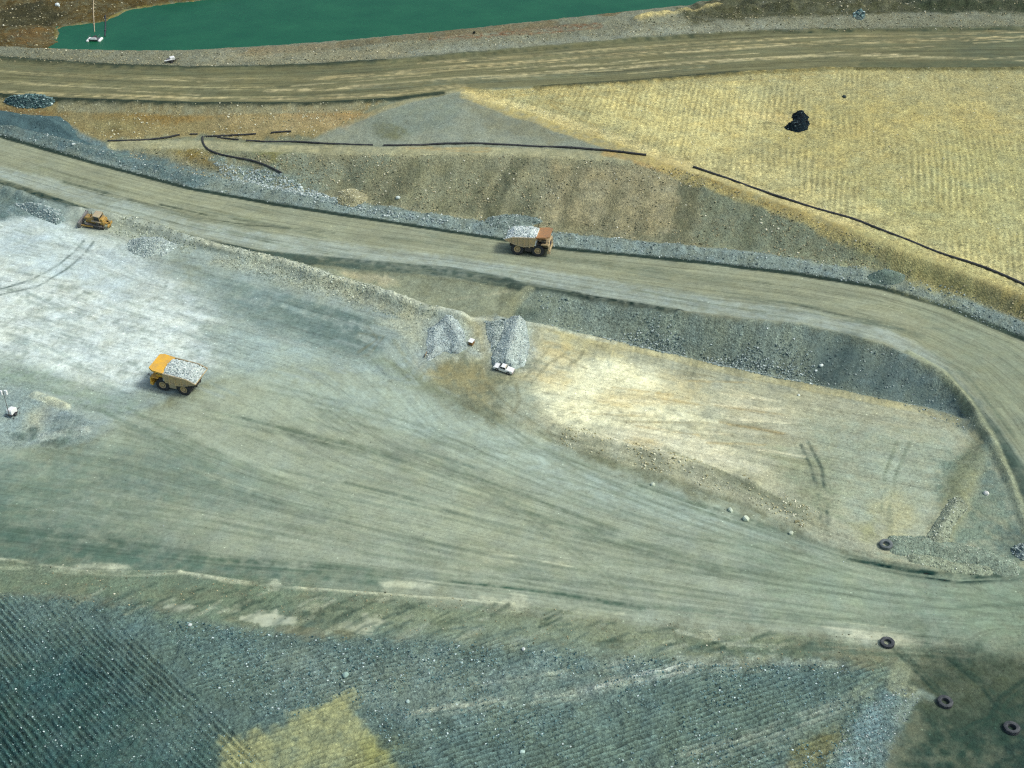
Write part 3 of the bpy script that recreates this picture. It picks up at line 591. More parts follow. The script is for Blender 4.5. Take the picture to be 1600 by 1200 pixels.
patch([(1250, 650), (1480, 670), (1530, 700), (1480, 800), (1420, 850), (1330, 830), (1260, 740)], (146, 153, 136), soft=6, rag=4, op=.85)
patch([(1200, 700), (1290, 720), (1310, 800), (1250, 800)], (128, 132, 108), soft=3, rag=3, op=.7)
patch([(1360, 790), (1400, 770), (1440, 800), (1400, 850), (1385, 840)], (176, 170, 132), soft=2, rag=2, op=.65)
patch([(1330, 820), (1370, 812), (1375, 850), (1345, 846)], (150, 148, 110), soft=1, rag=1, op=.7)
patch([(1480, 720), (1545, 690), (1600, 800), (1640, 860), (1590, 890), (1500, 860), (1470, 840)], (106, 118, 106), soft=2, rag=3, op=.85, par=(.8, 0, .8))
patch([(1560, 820), (1640, 820), (1640, 880), (1580, 876)], (82, 96, 94), soft=2, rag=3, op=.8)
stroke([(1542, 690), (1510, 740), (1490, 790), (1465, 845)], 4.0, (150, 144, 106), op=.55, wob=1.5, soft=1.5)
stroke([(1535, 690), (1498, 740), (1475, 790)], 3.0, (100, 108, 92), op=.5, soft=2, wob=1.4)
stroke([(1400, 690), (1382, 740), (1376, 800)], .9, (112, 118, 100), op=.6, brk=.15); stroke([(1420, 690), (1398, 745), (1388, 800), (1390, 830)], .9, (112, 118, 100), op=.6, brk=.15)
stroke([(1250, 695), (1266, 730), (1276, 770), (1282, 815)], .9, (86, 94, 84), op=.8, brk=.1); stroke([(1262, 692), (1282, 730), (1290, 780), (1292, 820)], .9, (86, 94, 84), op=.8, brk=.1)
stroke([(980, 660), (1090, 662), (1200, 670), (1240, 690)], 1.2, (122, 108, 76), op=.55, brk=.15); stroke([(1150, 665), (1220, 662), (1300, 672)], 1.6, (126, 126, 104), op=.55, brk=.1)
for k in range(16):
    x0, y0 = 860 + RNG.uniform(0, 330), 560 + RNG.uniform(0, 110); y0 += (x0 - 860) * .16
    stroke([(x0, y0), (x0 + RNG.uniform(50, 130), y0 + RNG.uniform(2, 18))], .8, (166, 142, 92) if k % 2 else (232, 224, 188), op=.45, brk=.25, wob=.6)
for k in range(14):
    x0 = 1040 + k * 16; y0 = 700 + k * 7
    stroke([(x0, y0), (x0 + 26, y0 + 16), (x0 + 44, y0 + 34)], .7, (122, 122, 98), op=.5, brk=.2)
stroke([(840, 676), (950, 702), (1050, 730), (1180, 772), (1290, 834)], 2.0, (104, 108, 92), op=.55, brk=.2, wob=1.4)
stroke([(860, 515), (1000, 548), (1100, 571), (1200, 593), (1300, 613), (1400, 633), (1470, 648), (1512, 664), (1540, 690)], 2.0, (182, 172, 130), op=.75, wob=.4)
# --- around the pickup
patch([(655, 570), (720, 560), (780, 590), (830, 590), (830, 640), (780, 650), (700, 610), (660, 590)], (154, 144, 108), soft=3, rag=4, op=.65, brk=.05)
patch([(670, 560), (760, 570), (770, 610), (700, 600)], (128, 116, 82), soft=2, rag=3, op=.5, brk=.1)
patch([(735, 500), (850, 512), (870, 545), (830, 570), (740, 560), (730, 530)], (172, 164, 130), soft=2, rag=2, op=.85)
patch([(820, 530), (900, 540), (880, 600), (820, 590)], (186, 166, 118), soft=2, rag=3, op=.5, brk=.1)
patch([(780, 600), (830, 600), (850, 670), (800, 660), (770, 630)], (146, 152, 136), soft=2, rag=2, op=.8, brk=0)
for l in ([(820, 590), (845, 560), (860, 540)], [(830, 600), (856, 568), (885, 552)], [(890, 570), (905, 560), (912, 548)], [(806, 600), (812, 625), (800, 650)], [(880, 556), (900, 568), (916, 576)], [(760, 600), (800, 640), (850, 680)], [(820, 650), (850, 672), (880, 690)], [(560, 520), (600, 525), (575, 555), (530, 560)], [(575, 510), (590, 530), (560, 550)], [(600, 560), (680, 610), (760, 650)]):
    stroke(l, .4, (112, 106, 82), op=.5, soft=.35, wob=.3, brk=.05)
patch([(620, 560), (700, 610), (790, 660), (740, 650), (640, 600), (580, 560)], (112, 118, 98), soft=2, rag=2, op=.6, brk=.05)
# brown floor below the middle road
patch([(640, 478), (700, 494), (745, 500), (745, 560), (690, 560), (640, 540), (600, 500)], (156, 156, 134), soft=2, rag=3, op=.7, par=(1.1, 0, 1.0))
patch([(500, 420), (640, 432), (780, 450), (775, 495), (722, 494), (680, 485), (620, 467), (540, 441)], (132, 134, 114), soft=.5, rag=.6, op=.95)
stroke([(700, 470), (760, 462), (800, 455)], 1.2, (150, 146, 122), op=.5, brk=.1)
stroke([(300, 379), (370, 396), (440, 413), (500, 433), (560, 451), (620, 471), (680, 489), (720, 498), (780, 500), (850, 511), (960, 536)], 1.1, (192, 194, 174), op=.75, soft=.4, wob=.25)  # highlight painted along the bank crest
stroke([(110, 334), (170, 342), (230, 354), (300, 379)], 2.0, (172, 178, 166), op=.7, soft=.6, wob=.4)
patch([(540, 428), (600, 432), (620, 446), (570, 444)], (166, 156, 128), soft=1.5, rag=2, op=.7, brk=.1)
# --- embankment
zone('emb', (122, 130, 120), (1.3, 0, 1.3), rag=1.0, soft=.7)
patch([(1270, 516), (1400, 550), (1500, 615), (1540, 680), (1400, 628), (1260, 600)], (100, 112, 110), soft=3, rag=2, op=.85, par=(.5, 0, .6))
patch([(780, 496), (828, 452), (880, 462), (860, 508)], (112, 118, 106), soft=1.5, rag=2, op=.8, par=(.8, 0, 1))
patch([(800, 480), (850, 484), (830, 500), (785, 499)], (84, 92, 84), soft=1, rag=1, op=.7)
stroke([(785, 496), (800, 478), (826, 452)], 2.2, (136, 134, 108), op=.7)
for x in range(960, 1420, 24):
    xx = x + RNG.uniform(-8, 8); yy = 474 + (xx - 950) * .16
    stroke([(xx, yy), (xx - 16, yy + 40), (xx - 28, yy + 85)], 1.6 + RNG.uniform(0, 1.6), (64, 76, 76) if RNG.random() < .6 else (110, 118, 112), op=.25, soft=1.0, wob=1.2, brk=.15)
stroke([(1330, 530), (1305, 560), (1280, 600)], 4, (66, 78, 80), op=.5, soft=2, wob=1)
patch([(1480, 578), (1530, 630), (1600, 730), (1640, 800), (1640, 850), (1570, 750), (1520, 668), (1480, 600)], (58, 70, 66), soft=.8, rag=1, op=.95)
patch([(1440, 480), (1520, 500), (1640, 570), (1700, 700), (1640, 850), (1590, 720), (1540, 640), (1480, 575)], (116, 124, 108), soft=6, rag=3, op=.5)
stroke([(1420, 552), (1470, 580), (1510, 625), (1545, 685), (1575, 745), (1605, 830)], 1.7, (142, 144, 118), op=.9, wob=.3)
patch([(1540, 692), (1575, 760), (1600, 830), (1560, 790), (1530, 730)], (118, 130, 120), soft=1.5, rag=1.5, op=.6)

for P_ in ([(660, 505), (705, 494), (735, 515), (748, 552), (690, 560), (655, 572)], [(750, 497), (800, 496), (836, 512), (838, 575), (770, 582), (758, 540)], [(190, 390), (235, 362), (285, 385), (235, 412)]):
    patch(P_, (146, 154, 150), soft=2.2, rag=1.5, op=.75, par=(1.1, 0, 1.0))
# overall unevenness of the ground itself
n_hue = fbm(FX / 2.6, FY / 2.6, 15, 3); n_hue2 = fbm(FX / 9, FY / 9, 17, 3); n_m2 = fbm(FX / 1.7, FY / 1.7, 19, 3)
g_ = np.clip(.35 + .6 * PAR[:, 0], 0, 1.2)
COLR *= np.stack([1 + g_ * (.08 * n_hue + .02 * n_hue2), 1 + .02 * n_hue, 1 - g_ * (.10 * n_hue + .02 * n_hue2)], -1).astype(np.float32) * (1 + .20 * g_ * n_m2)[:, None].astype(np.float32)
v = 1 + 0.10 * n_big + 0.14 * n_mid + 0.10 * n_fine * (PAR[:, 0] + .2)
COLR *= v[:, None].astype(np.float32)
COLR = np.clip(COLR, 0.004, 0.92)

# ------------------------------------------------------------------ relief
def ridge(line, h, w, seed=0, lump=0.26, skew=0.0):
    idx, d, arc, side = line_near(gpl(line), w * 1.2)
    prof = np.clip(1 - d / w, 0, 1)
    prof = prof * prof * (3 - 2 * prof)
    f = 1 + lump * 2 * (vnoise(arc / 4.0, arc * 0, seed + 31) + .6 * vnoise(arc / 1.4, arc * 0, seed + 32))
    ZF[idx] += prof * h * np.clip(f, .2, 2)
ridges = [([(x, y - 14) for x, y in pix(MF)[:15]] , 1.2, 3.4), (pix(BL)[:14], 1.45, 2.6), (pix(BL)[14:], 0.5, 1.6), ([(x, y + 2) for x, y in pix(TN)[:7]], .6, 1.6),
          (pix(TF), .7, 1.8), ([(850, 137), (1000, 127), (1150, 114), (1300, 108), (1600, 108), (2000, 110)], .5, 1.8), ([(280, 894), (440, 918), (610, 930), (800, 944)], .25, .7), ([(-100, 865), (0, 876), (120, 893), (280, 894)], .3, .8),
          ([(1060, 490), (1250, 509), (1380, 540), (1460, 580)], .5, 1.1), ([(1420, 552), (1470, 580), (1510, 625), (1545, 685), (1575, 745), (1605, 830)], .5, 1.2),
          ([(870, 667), (950, 690), (1050, 715), (1180, 755)], .45, 1.2), ([(1542, 690), (1510, 740), (1490, 790), (1465, 845)], .35, 3.0), ([(930, 1078), (1000, 1058), (1070, 1042)], .35, 1.4),
          ([(55, 617), (80, 626), (104, 636)], .5, 1.0), ([(70, 682), (100, 676), (130, 674)], .5, 1.2), ([(230, 243), (290, 252), (340, 264), (372, 272)], .5, 3.0), ([(1000, 32), (1120, 14), (1250, 14), (1400, 10), (1600, 10)], 1.6, 4)]
ridge_pts = [(gpl(l), l, h, w) for l, h, w in ridges]
for k, (l, h, w) in enumerate(ridges): ridge(l, h, w, seed=k * 3)
rough = np.clip(PAR[:, 2], 0, 2)
inner = np.abs(FX) < 700
nn = fbm(FX / 2.2, FY / 2.2, 41, 3)
ZF += (rough ** 1.5) * (0.20 * nn + 0.07 * n_fine) * inner + 0.05 * n_mid * inner
dm_ = sstep(-1, 2, SD['dump'])
ZF += dm_ * (.20 * fbm(FX / .75, FY / .75, 45, 2) + .16 * fbm(FX / 3.5, FY / 3.5, 47, 2))
for P_, am in (([(-300, -60), (330, -60), (330, -2), (200, 14), (130, 38), (90, 42), (80, 68), (0, 68), (-300, 50)], 1.3), ([(1050, 10), (1160, -20), (1900, -40), (1900, 20), (1400, 19), (1200, 24), (1080, 34)], 1.7)):
    i_, s_ = poly_sd(gpl(P_), 2); ZF[i_] += sstep(-1, 4, s_) * am * (fbm(FX[i_] / 6, FY[i_] / 9, 49, 3) + .1)
# gullies running down the slopes
g = np.maximum(SD['slope'], SD['emb'])
gm = sstep(0, 3, g)
ZF -= gm * 0.45 * np.clip(vnoise(FX / 3.2 + .12 * FY, FY / 30, 55) + .1, 0, 1)
# ripper furrows
def furrows(mask, p0, p1, lam, amp, seed, wander=1.2, kb=.5):
    d = gp(*p1)[:2] - gp(*p0)[:2]; d /= np.linalg.norm(d)
    t = FX * d[1] - FY * d[0]
    s = FX * d[0] + FY * d[1]
    ph = t / lam + 2.2 * vnoise(t / 18, s / 60, seed + 9) + wander * vnoise(t / 12, s / 22, seed) + .4 * vnoise(t / 1.6, s / 4, seed + 5)
    w = np.abs((ph % 1.0) - 0.5) * 4 - 1
    k = np.clip(kb + 1.5 * vnoise(t / 8, s / 10, seed + 1), .05, 1.25) * np.clip(.85 + .8 * vnoise(t / 2.5, s / 2.0, seed + 2), .3, 1.3)
    ZF[:] += mask * amp * w * k
    return w, k
idx, sd_left = poly_sd(gpl([(-600, 900), (0, 925), (160, 940), (300, 1075), (425, 1205), (640, 1500), (-600, 1500)]), 4)
mleft = np.zeros(N, np.float32); mleft[idx] = sstep(-.6, .6, sd_left + .5 * n_mid[idx])
mdump = sstep(-2, 1.5, SD['dump'] + 1.5 * n_mid) * (1 - mleft)
wl, kl = furrows(mleft * sstep(-1, 2, SD['dump']), (162, 945), (422, 1198), .88, 0.24, 61, 1.0, .8)
wm, km = furrows(mdump, (530, 1110), (1000, 965), 0.84, 0.20, 71, 1.0, .65)
wf, kf = furrows(sstep(1, 5, SD['field']), (1310, 125), (1300, 330), 1.38, 0.13, 81, .6)
COLR *= (1 + np.clip(0.26 * (mleft * wl * kl + mdump * wm * km * .9) + .20 * sstep(1, 5, SD['field']) * wf * kf, -.5, .7))[:, None].astype(np.float32)   # colour follows the furrow profile: ridges paler, troughs darker
VZ[:] = ZF.reshape(NV, NU)
# ------------------------------------------------------------------ node helpers
def new_mat(name):
    m = bpy.data.materials.new(name); m.use_nodes = True
    nt = m.node_tree
    b = nt.nodes['Principled BSDF']
    return m, nt, b
def nd(nt, typ, **kw):
    n = nt.nodes.new(typ)
    for k, v_ in kw.items():
        if k.startswith('i_'):
            n.inputs[k[2:].replace('_', ' ')].default_value = v_
        else: setattr(n, k, v_)
    return n
def math_n(nt, op, a, b=None, c=None):
    n = nt.nodes.new('ShaderNodeMath'); n.operation = op
    for i, x in enumerate((a, b, c)):
        if x is None: continue
        if isinstance(x, (int, float)): n.inputs[i].default_value = x
        else: nt.links.new(x, n.inputs[i])
    return n.outputs[0]
def noise_n(nt, vec, scale, detail=4, rough=.6):
    n = nd(nt, 'ShaderNodeTexNoise')
    n.inputs['Scale'].default_value = scale; n.inputs['Detail'].default_value = detail; n.inputs['Roughness'].default_value = rough
    if vec is not None: nt.links.new(vec, n.inputs['Vector'])
    return n
def vmul(nt, vec, xyz):
    n = nd(nt, 'ShaderNodeVectorMath', operation='MULTIPLY'); nt.links.new(vec, n.inputs[0]); n.inputs[1].default_value = xyz
    return n.outputs[0]
def scale_col(nt, col, fac):
    n = nd(nt, 'ShaderNodeVectorMath', operation='SCALE'); nt.links.new(col, n.inputs[0]); nt.links.new(fac, n.inputs['Scale'])
    return n.outputs[0]

# ------------------------------------------------------------------ the ground material
MG, nt, bs = new_mat('mine_ground')
pos = nd(nt, 'ShaderNodeNewGeometry').outputs['Position']
acol = nd(nt, 'ShaderNodeAttribute', attribute_name='soil').outputs['Color']
apar = nd(nt, 'ShaderNodeAttribute', attribute_name='texture_mix').outputs['Vector']
aflow = nd(nt, 'ShaderNodeAttribute', attribute_name='wheel_path').outputs['Vector']
sx = nd(nt, 'ShaderNodeSeparateXYZ'); nt.links.new(apar, sx.inputs[0])
grain, streak, bumpy = sx.outputs
n1 = noise_n(nt, pos, 1.7, 5, .72).outputs['Fac']
n2 = noise_n(nt, pos, 0.35, 4, .65).outputs['Fac']
n3 = noise_n(nt, vmul(nt, aflow, (0.028, 0.55, 1)), 1.0, 5, .68).outputs['Fac']
n4 = noise_n(nt, vmul(nt, aflow, (0.10, 2.2, 1)), 1.0, 3, .6).outputs['Fac']
n6 = noise_n(nt, pos, 7.0, 2, .6).outputs['Fac']
# value change
f = math_n(nt, 'MULTIPLY', math_n(nt, 'SUBTRACT', n1, .5), math_n(nt, 'MULTIPLY_ADD', grain, 1.9, .35))
f = math_n(nt, 'ADD', f, math_n(nt, 'MULTIPLY', math_n(nt, 'SUBTRACT', n2, .5), .32))
f = math_n(nt, 'ADD', f, math_n(nt, 'MULTIPLY', math_n(nt, 'MULTIPLY', math_n(nt, 'SUBTRACT', n3, .5), streak), .85))
f = math_n(nt, 'ADD', f, math_n(nt, 'MULTIPLY', math_n(nt, 'MULTIPLY', math_n(nt, 'SUBTRACT', n4, .5), streak), .28))
rut = nd(nt, 'ShaderNodeMapRange', interpolation_type='SMOOTHSTEP'); nt.links.new(noise_n(nt, vmul(nt, aflow, (0.016, 1.15, 1)), 1.0, 4, .62).outputs['Fac'], rut.inputs[0]); rut.inputs[1].default_value = .54; rut.inputs[2].default_value = .60
f = math_n(nt, 'SUBTRACT', f, math_n(nt, 'MULTIPLY', math_n(nt, 'MULTIPLY', rut.outputs[0], streak), .13))
f = math_n(nt, 'ADD', f, math_n(nt, 'MULTIPLY', math_n(nt, 'SUBTRACT', n6, .5), math_n(nt, 'MULTIPLY_ADD', grain, .9, .35)))
f = math_n(nt, 'MAXIMUM', math_n(nt, 'ADD', f, 1.0), .25)
col = scale_col(nt, acol, f)
# stones: cells picked at random, pale or dark
vo = nd(nt, 'ShaderNodeTexVoronoi', feature='F1'); vo.inputs['Scale'].default_value = 2.6; nt.links.new(pos, vo.inputs['Vector'])
sc = nd(nt, 'ShaderNodeSeparateColor'); nt.links.new(vo.outputs['Color'], sc.inputs[0])
near_c = math_n(nt, 'LESS_THAN', vo.outputs['Distance'], math_n(nt, 'MULTIPLY_ADD', sc.outputs[1], .28, .12))
pale = math_n(nt, 'MULTIPLY', near_c, math_n(nt, 'GREATER_THAN', sc.outputs[0], math_n(nt, 'MULTIPLY_ADD', math_n(nt, 'MULTIPLY', grain, grain), -.075, .999)))
dark = math_n(nt, 'MULTIPLY', near_c, math_n(nt, 'LESS_THAN', sc.outputs[0], math_n(nt, 'MULTIPLY', math_n(nt, 'MULTIPLY', grain, grain), .11)))
col = scale_col(nt, col, math_n(nt, 'MULTIPLY_ADD', pale, .75, 1.0))
col = scale_col(nt, col, math_n(nt, 'MULTIPLY_ADD', dark, -.38, 1.0))
# hue drift between warm and cool dust
n5 = noise_n(nt, pos, .12, 4, .7).outputs['Fac']
mx = nd(nt, 'ShaderNodeMix', data_type='RGBA', blend_type='MULTIPLY'); mx.inputs[0].default_value = 1.0
rp = nd(nt, 'ShaderNodeValToRGB'); nt.links.new(n5, rp.inputs[0])
rp.color_ramp.elements[0].position = .3; rp.color_ramp.elements[0].color = (1.03, 1.0, .96, 1)
rp.color_ramp.elements[1].position = .7; rp.color_ramp.elements[1].color = (.98, 1.0, 1.02, 1)
nt.links.new(col, mx.inputs[6]); nt.links.new(rp.outputs[0], mx.inputs[7])
nt.links.new(mx.outputs[2], bs.inputs['Base Color'])
bs.inputs['Roughness'].default_value = .96
bs.inputs['Specular IOR Level'].default_value = .15
hb = math_n(nt, 'ADD', n1, math_n(nt, 'MULTIPLY', math_n(nt, 'SUBTRACT', .5, vo.outputs['Distance']), .5))
bp = nd(nt, 'ShaderNodeBump'); bp.inputs['Distance'].default_value = .35
nt.links.new(hb, bp.inputs['Height']); nt.links.new(math_n(nt, 'MULTIPLY', bumpy, .55), bp.inputs['Strength']); nt.links.new(bp.outputs[0], bs.inputs['Normal'])

# ------------------------------------------------------------------ split the terrain into the pieces of the setting
def mesh_from(name, co, faces, mat, smooth=True):
    me = bpy.data.meshes.new(name)
    n = len(co); k = faces.shape[1]
    me.vertices.add(n); me.vertices.foreach_set('co', np.ascontiguousarray(co, np.float32).ravel())
    me.loops.add(faces.size); me.loops.foreach_set('vertex_index', np.ascontiguousarray(faces, np.int32).ravel())
    me.polygons.add(len(faces)); me.polygons.foreach_set('loop_start', np.arange(0, faces.size, k, dtype=np.int32))
    me.update(calc_edges=True)
    me.polygons.foreach_set('use_smooth', np.full(len(faces), smooth, bool))
    if mat is not None: me.materials.append(mat)
    return me
ZONE = np.zeros(N, np.int8)
NAMES = ['ground', 'pond_bank', 'hillside', 'spoil_slope', 'ripped_field', 'yard_ground', 'quarry_bench', 'ripped_ground', 'embankment', 'haul_road', 'haul_road', 'haul_road']
ZLAB = ['bare grey-brown mine ground and verges between the haul roads', 'stony bank between the green pond and the top haul road', 'brown weathered ground under the top haul road beside the black pipes',
        'grey-brown rubble slope falling from the pipe bench to the curving haul road', 'straw-yellow ripped field with parallel rip lines and a black heap', 'pale grey working yard beside the bulldozer', 'tan and cream quarry bench inside the road bend',
        'blue-grey ground ripped into furrows, strewn with white stones', 'dark grey rock embankment below the curving haul road', 'brown streaked haul road running beside the green pond', 'haul road that curves round the tan bench, with the orange-canopied haul truck', 'widest haul road, grey-green, below the yellow truck']
for zi, key, off in [(1, 'pberm', 0), (2, 'brown', 0), (2, 'tri', 0), (3, 'slope', 0), (4, 'field', 0), (5, 'yard', 0), (6, 'bench', 0), (7, 'dump', 0), (8, 'emb', 0), (11, 'low', 0), (9, 'top', 0), (10, 'mid', 0)]:
    ZONE[SD[key] > off] = zi
gi = np.arange(N).reshape(NV, NU)
quads = np.stack([gi[:-1, :-1], gi[:-1, 1:], gi[1:, 1:], gi[1:, :-1]], -1).reshape(-1, 4)
qz = ZONE[quads[:, 0]]
ALLCO = np.stack([FX, FY, VZ.ravel()], -1)
for zi, nm in enumerate(NAMES):
    q = quads[qz == zi]
    if not len(q): continue
    used = np.unique(q)
    remap = np.zeros(N, np.int32); remap[used] = np.arange(len(used))
    me = mesh_from(nm, ALLCO[used], remap[q], MG)
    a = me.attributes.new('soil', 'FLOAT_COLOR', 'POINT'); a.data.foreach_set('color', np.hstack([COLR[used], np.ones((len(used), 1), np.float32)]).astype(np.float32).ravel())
    a = me.attributes.new('texture_mix', 'FLOAT_VECTOR', 'POINT'); a.data.foreach_set('vector', PAR[used].astype(np.float32).ravel())
    fl = np.hstack([FLOW[used], np.zeros((len(used), 1), np.float32)]).astype(np.float32)
    a = me.attributes.new('wheel_path', 'FLOAT_VECTOR', 'POINT'); a.data.foreach_set('vector', fl.ravel())
    o = bpy.data.objects.new(nm, me); COL.objects.link(o)
    o['kind'] = 'structure'; o['label'] = ZLAB[zi]; o['category'] = nm.replace('_', ' ')

# ------------------------------------------------------------------ pond
MW, nt, bs = new_mat('pond_water')
pos = nd(nt, 'ShaderNodeNewGeometry').outputs['Position']
nw = noise_n(nt, pos, .06, 6, .7).outputs['Fac']
rp = nd(nt, 'ShaderNodeValToRGB'); nt.links.new(nw, rp.inputs[0])
rp.color_ramp.elements[0].position = .3; rp.color_ramp.elements[0].color = (*(lin((15, 86, 60)) / GAIN), 1)
rp.color_ramp.elements[1].position = .7; rp.color_ramp.elements[1].color = (*(lin((32, 102, 70)) / GAIN), 1)
nt.links.new(rp.outputs[0], bs.inputs['Base Color'])
bs.inputs['Roughness'].default_value = .35
bs.inputs['Specular IOR Level'].default_value = .06
bp = nd(nt, 'ShaderNodeBump'); bp.inputs['Distance'].default_value = .05; bp.inputs['Strength'].default_value = .5
nt.links.new(noise_n(nt, vmul(nt, pos, (1, .5, 1)), 1.3, 4, .6).outputs['Fac'], bp.inputs['Height']); nt.links.new(bp.outputs[0], bs.inputs['Normal'])
wl_ = [unproj(*p)[:2] for p in [(60, 84, 19.5), (60, 50, 19.5), (80, 30, 19.5), (130, 26, 19.5), (180, 8, 19.5), (240, -6, 19.5), (330, -14, 19.5), (450, -22, 19.5), (700, -30, 19.5), (1000, -38, 19.5), (1300, -46, 19.5), (1250, -4, 19.5), (1160, 4, 19.5), (1060, 18, 19.5), (960, 28, 19.5), (850, 38, 19.5), (700, 54, 19.5), (530, 69, 19.5), (400, 78, 19.5), (290, 84, 19.5), (180, 84, 19.5)]]
me = bpy.data.meshes.new('pond_water')
bm = bmesh.new()
top = [bm.verts.new((x, y, 19.5)) for x, y in wl_]; bot = [bm.verts.new((x, y, 16.0)) for x, y in wl_]
bm.faces.new(top); bm.faces.new(bot[::-1])
for i in range(len(top)):
    j = (i + 1) % len(top); bm.faces.new((top[j], top[i], bot[i], bot[j]))
bmesh.ops.triangulate(bm, faces=bm.faces[:2])
bmesh.ops.recalc_face_normals(bm, faces=bm.faces)
bm.to_mesh(me); bm.free(); me.materials.append(MW)
o = bpy.data.objects.new('pond_water', me); COL.objects.link(o)
o['kind'] = 'structure'; o['label'] = 'flat green water of the settling pond'; o['category'] = 'pond'
# ------------------------------------------------------------------ mesh builder
class MB:
    def __init__(s): s.v, s.f = [], []
    def add(s, vs, fs, M=None):
        b = len(s.v)
        for p in vs:
            p = Vector(p)
            s.v.append(M @ p if M is not None else p)
        s.f += [tuple(b + i for i in f) for f in fs]
        return s
    def box(s, x0, x1, y0, y1, z0, z1, M=None, tx=0, ty=0):
        """tx, ty shrink the top"""
        vs = [(x0, y0, z0), (x1, y0, z0), (x1, y1, z0), (x0, y1, z0), (x0 + tx, y0 + ty, z1), (x1 - tx, y0 + ty, z1), (x1 - tx, y1 - ty, z1), (x0 + tx, y1 - ty, z1)]
        return s.add(vs, [(0, 3, 2, 1), (4, 5, 6, 7), (0, 1, 5, 4), (1, 2, 6, 5), (2, 3, 7, 6), (3, 0, 4, 7)], M)
    def prism(s, prof, y0, y1, M=None):
        n = len(prof)
        area = sum(prof[i][0] * prof[(i + 1) % n][1] - prof[(i + 1) % n][0] * prof[i][1] for i in range(n))
        if area < 0: prof = prof[::-1]
        vs = [(x, y0, z) for x, z in prof] + [(x, y1, z) for x, z in prof]
        fs = [tuple(range(n)), tuple(range(2 * n - 1, n - 1, -1))] + [((i + 1) % n, i, n + i, n + (i + 1) % n) for i in range(n)]
        return s.add(vs, fs, M)
    def lathe(s, prof, seg=24, M=None, closed=True):
        """profile of (radius, along) turned about the Y axis"""
        n = len(prof); vs = []
        for k in range(seg):
            t = 2 * math.pi * k / seg
            vs += [(r * math.cos(t), a, r * math.sin(t)) for r, a in prof]
        fs = []
        for k in range(seg):
            k2 = (k + 1) % seg
            for i in range(n if closed else n - 1):
                j = (i + 1) % n
                fs.append((k * n + i, k * n + j, k2 * n + j, k2 * n + i))
        if not closed:
            fs.append(tuple(k * n for k in range(seg))); fs.append(tuple(k * n + n - 1 for k in range(seg))[::-1])
        return s.add(vs, fs, M)
    def tube(s, path, r, seg=8, M=None, caps=True):
        path = [Vector(p) for p in path]; n = len(path); vs = []
        for i, p in enumerate(path):
            d = (path[min(i + 1, n - 1)] - path[max(i - 1, 0)]).normalized()
            up = Vector((0, 0, 1)) if abs(d.z) < .95 else Vector((1, 0, 0))
            a = d.cross(up).normalized(); b = a.cross(d)
            rr = r[i] if isinstance(r, (list, tuple)) else r
            vs += [p + (a * math.cos(2 * math.pi * k / seg) + b * math.sin(2 * math.pi * k / seg)) * rr for k in range(seg)]
        fs = [(i * seg + k, i * seg + (k + 1) % seg, (i + 1) * seg + (k + 1) % seg, (i + 1) * seg + k) for i in range(n - 1) for k in range(seg)]
        if caps: fs += [tuple(range(seg))[::-1], tuple((n - 1) * seg + k for k in range(seg))]
        return s.add(vs, fs, M)
    def mesh(s, name, mat, smooth=False):
        me = bpy.data.meshes.new(name); me.from_pydata([tuple(p) for p in s.v], [], s.f); me.update()
        bm = bmesh.new(); bm.from_mesh(me); bmesh.ops.recalc_face_normals(bm, faces=bm.faces); bm.to_mesh(me); bm.free()
        if mat: me.materials.append(mat)
        if smooth:
            me.polygons.foreach_set('use_smooth', np.ones(len(me.polygons), bool)); me.set_sharp_from_angle(angle=R(40))
        return me
    def build(s, name, mat, parent=None, smooth=False, bevel=0.0):
        me = s.mesh(name, mat, smooth)
        o = bpy.data.objects.new(name, me); COL.objects.link(o); o.parent = parent
        if bevel:
            b = o.modifiers.new('edge', 'BEVEL'); b.width = bevel; b.segments = 2; b.limit_method = 'ANGLE'
        return o
def tag(o, label, cat=None, group=None, kind=None):
    o['label'] = label
    if cat: o['category'] = cat
    if group: o['group'] = group
    if kind: o['kind'] = kind
    return o
def terrain_normal(x, y, e=1.5):
    return Vector((float(height(x - e, y) - height(x + e, y)), float(height(x, y - e) - height(x, y + e)), 2 * e)).normalized()
def thing(name, label, cat, px, py, heading=0.0, group=None, tilt=True, e=1.5, lift=0.0):
    """an Empty standing on the ground at a surveyed spot, X along its heading (degrees)"""
    p = gp(px, py)
    o = bpy.data.objects.new(name, None); o.empty_display_size = .5; COL.objects.link(o)
    n = terrain_normal(p[0], p[1], e) if tilt else Vector((0, 0, 1))
    x = Vector((math.cos(R(heading)), math.sin(R(heading)), 0)); x = (x - n * x.dot(n)).normalized(); y = n.cross(x)
    m = Matrix((x, y, n)).transposed()
    o.rotation_euler = m.to_euler(); o.location = (p[0], p[1], float(height(p[0], p[1])) + lift)
    return tag(o, label, cat, group)

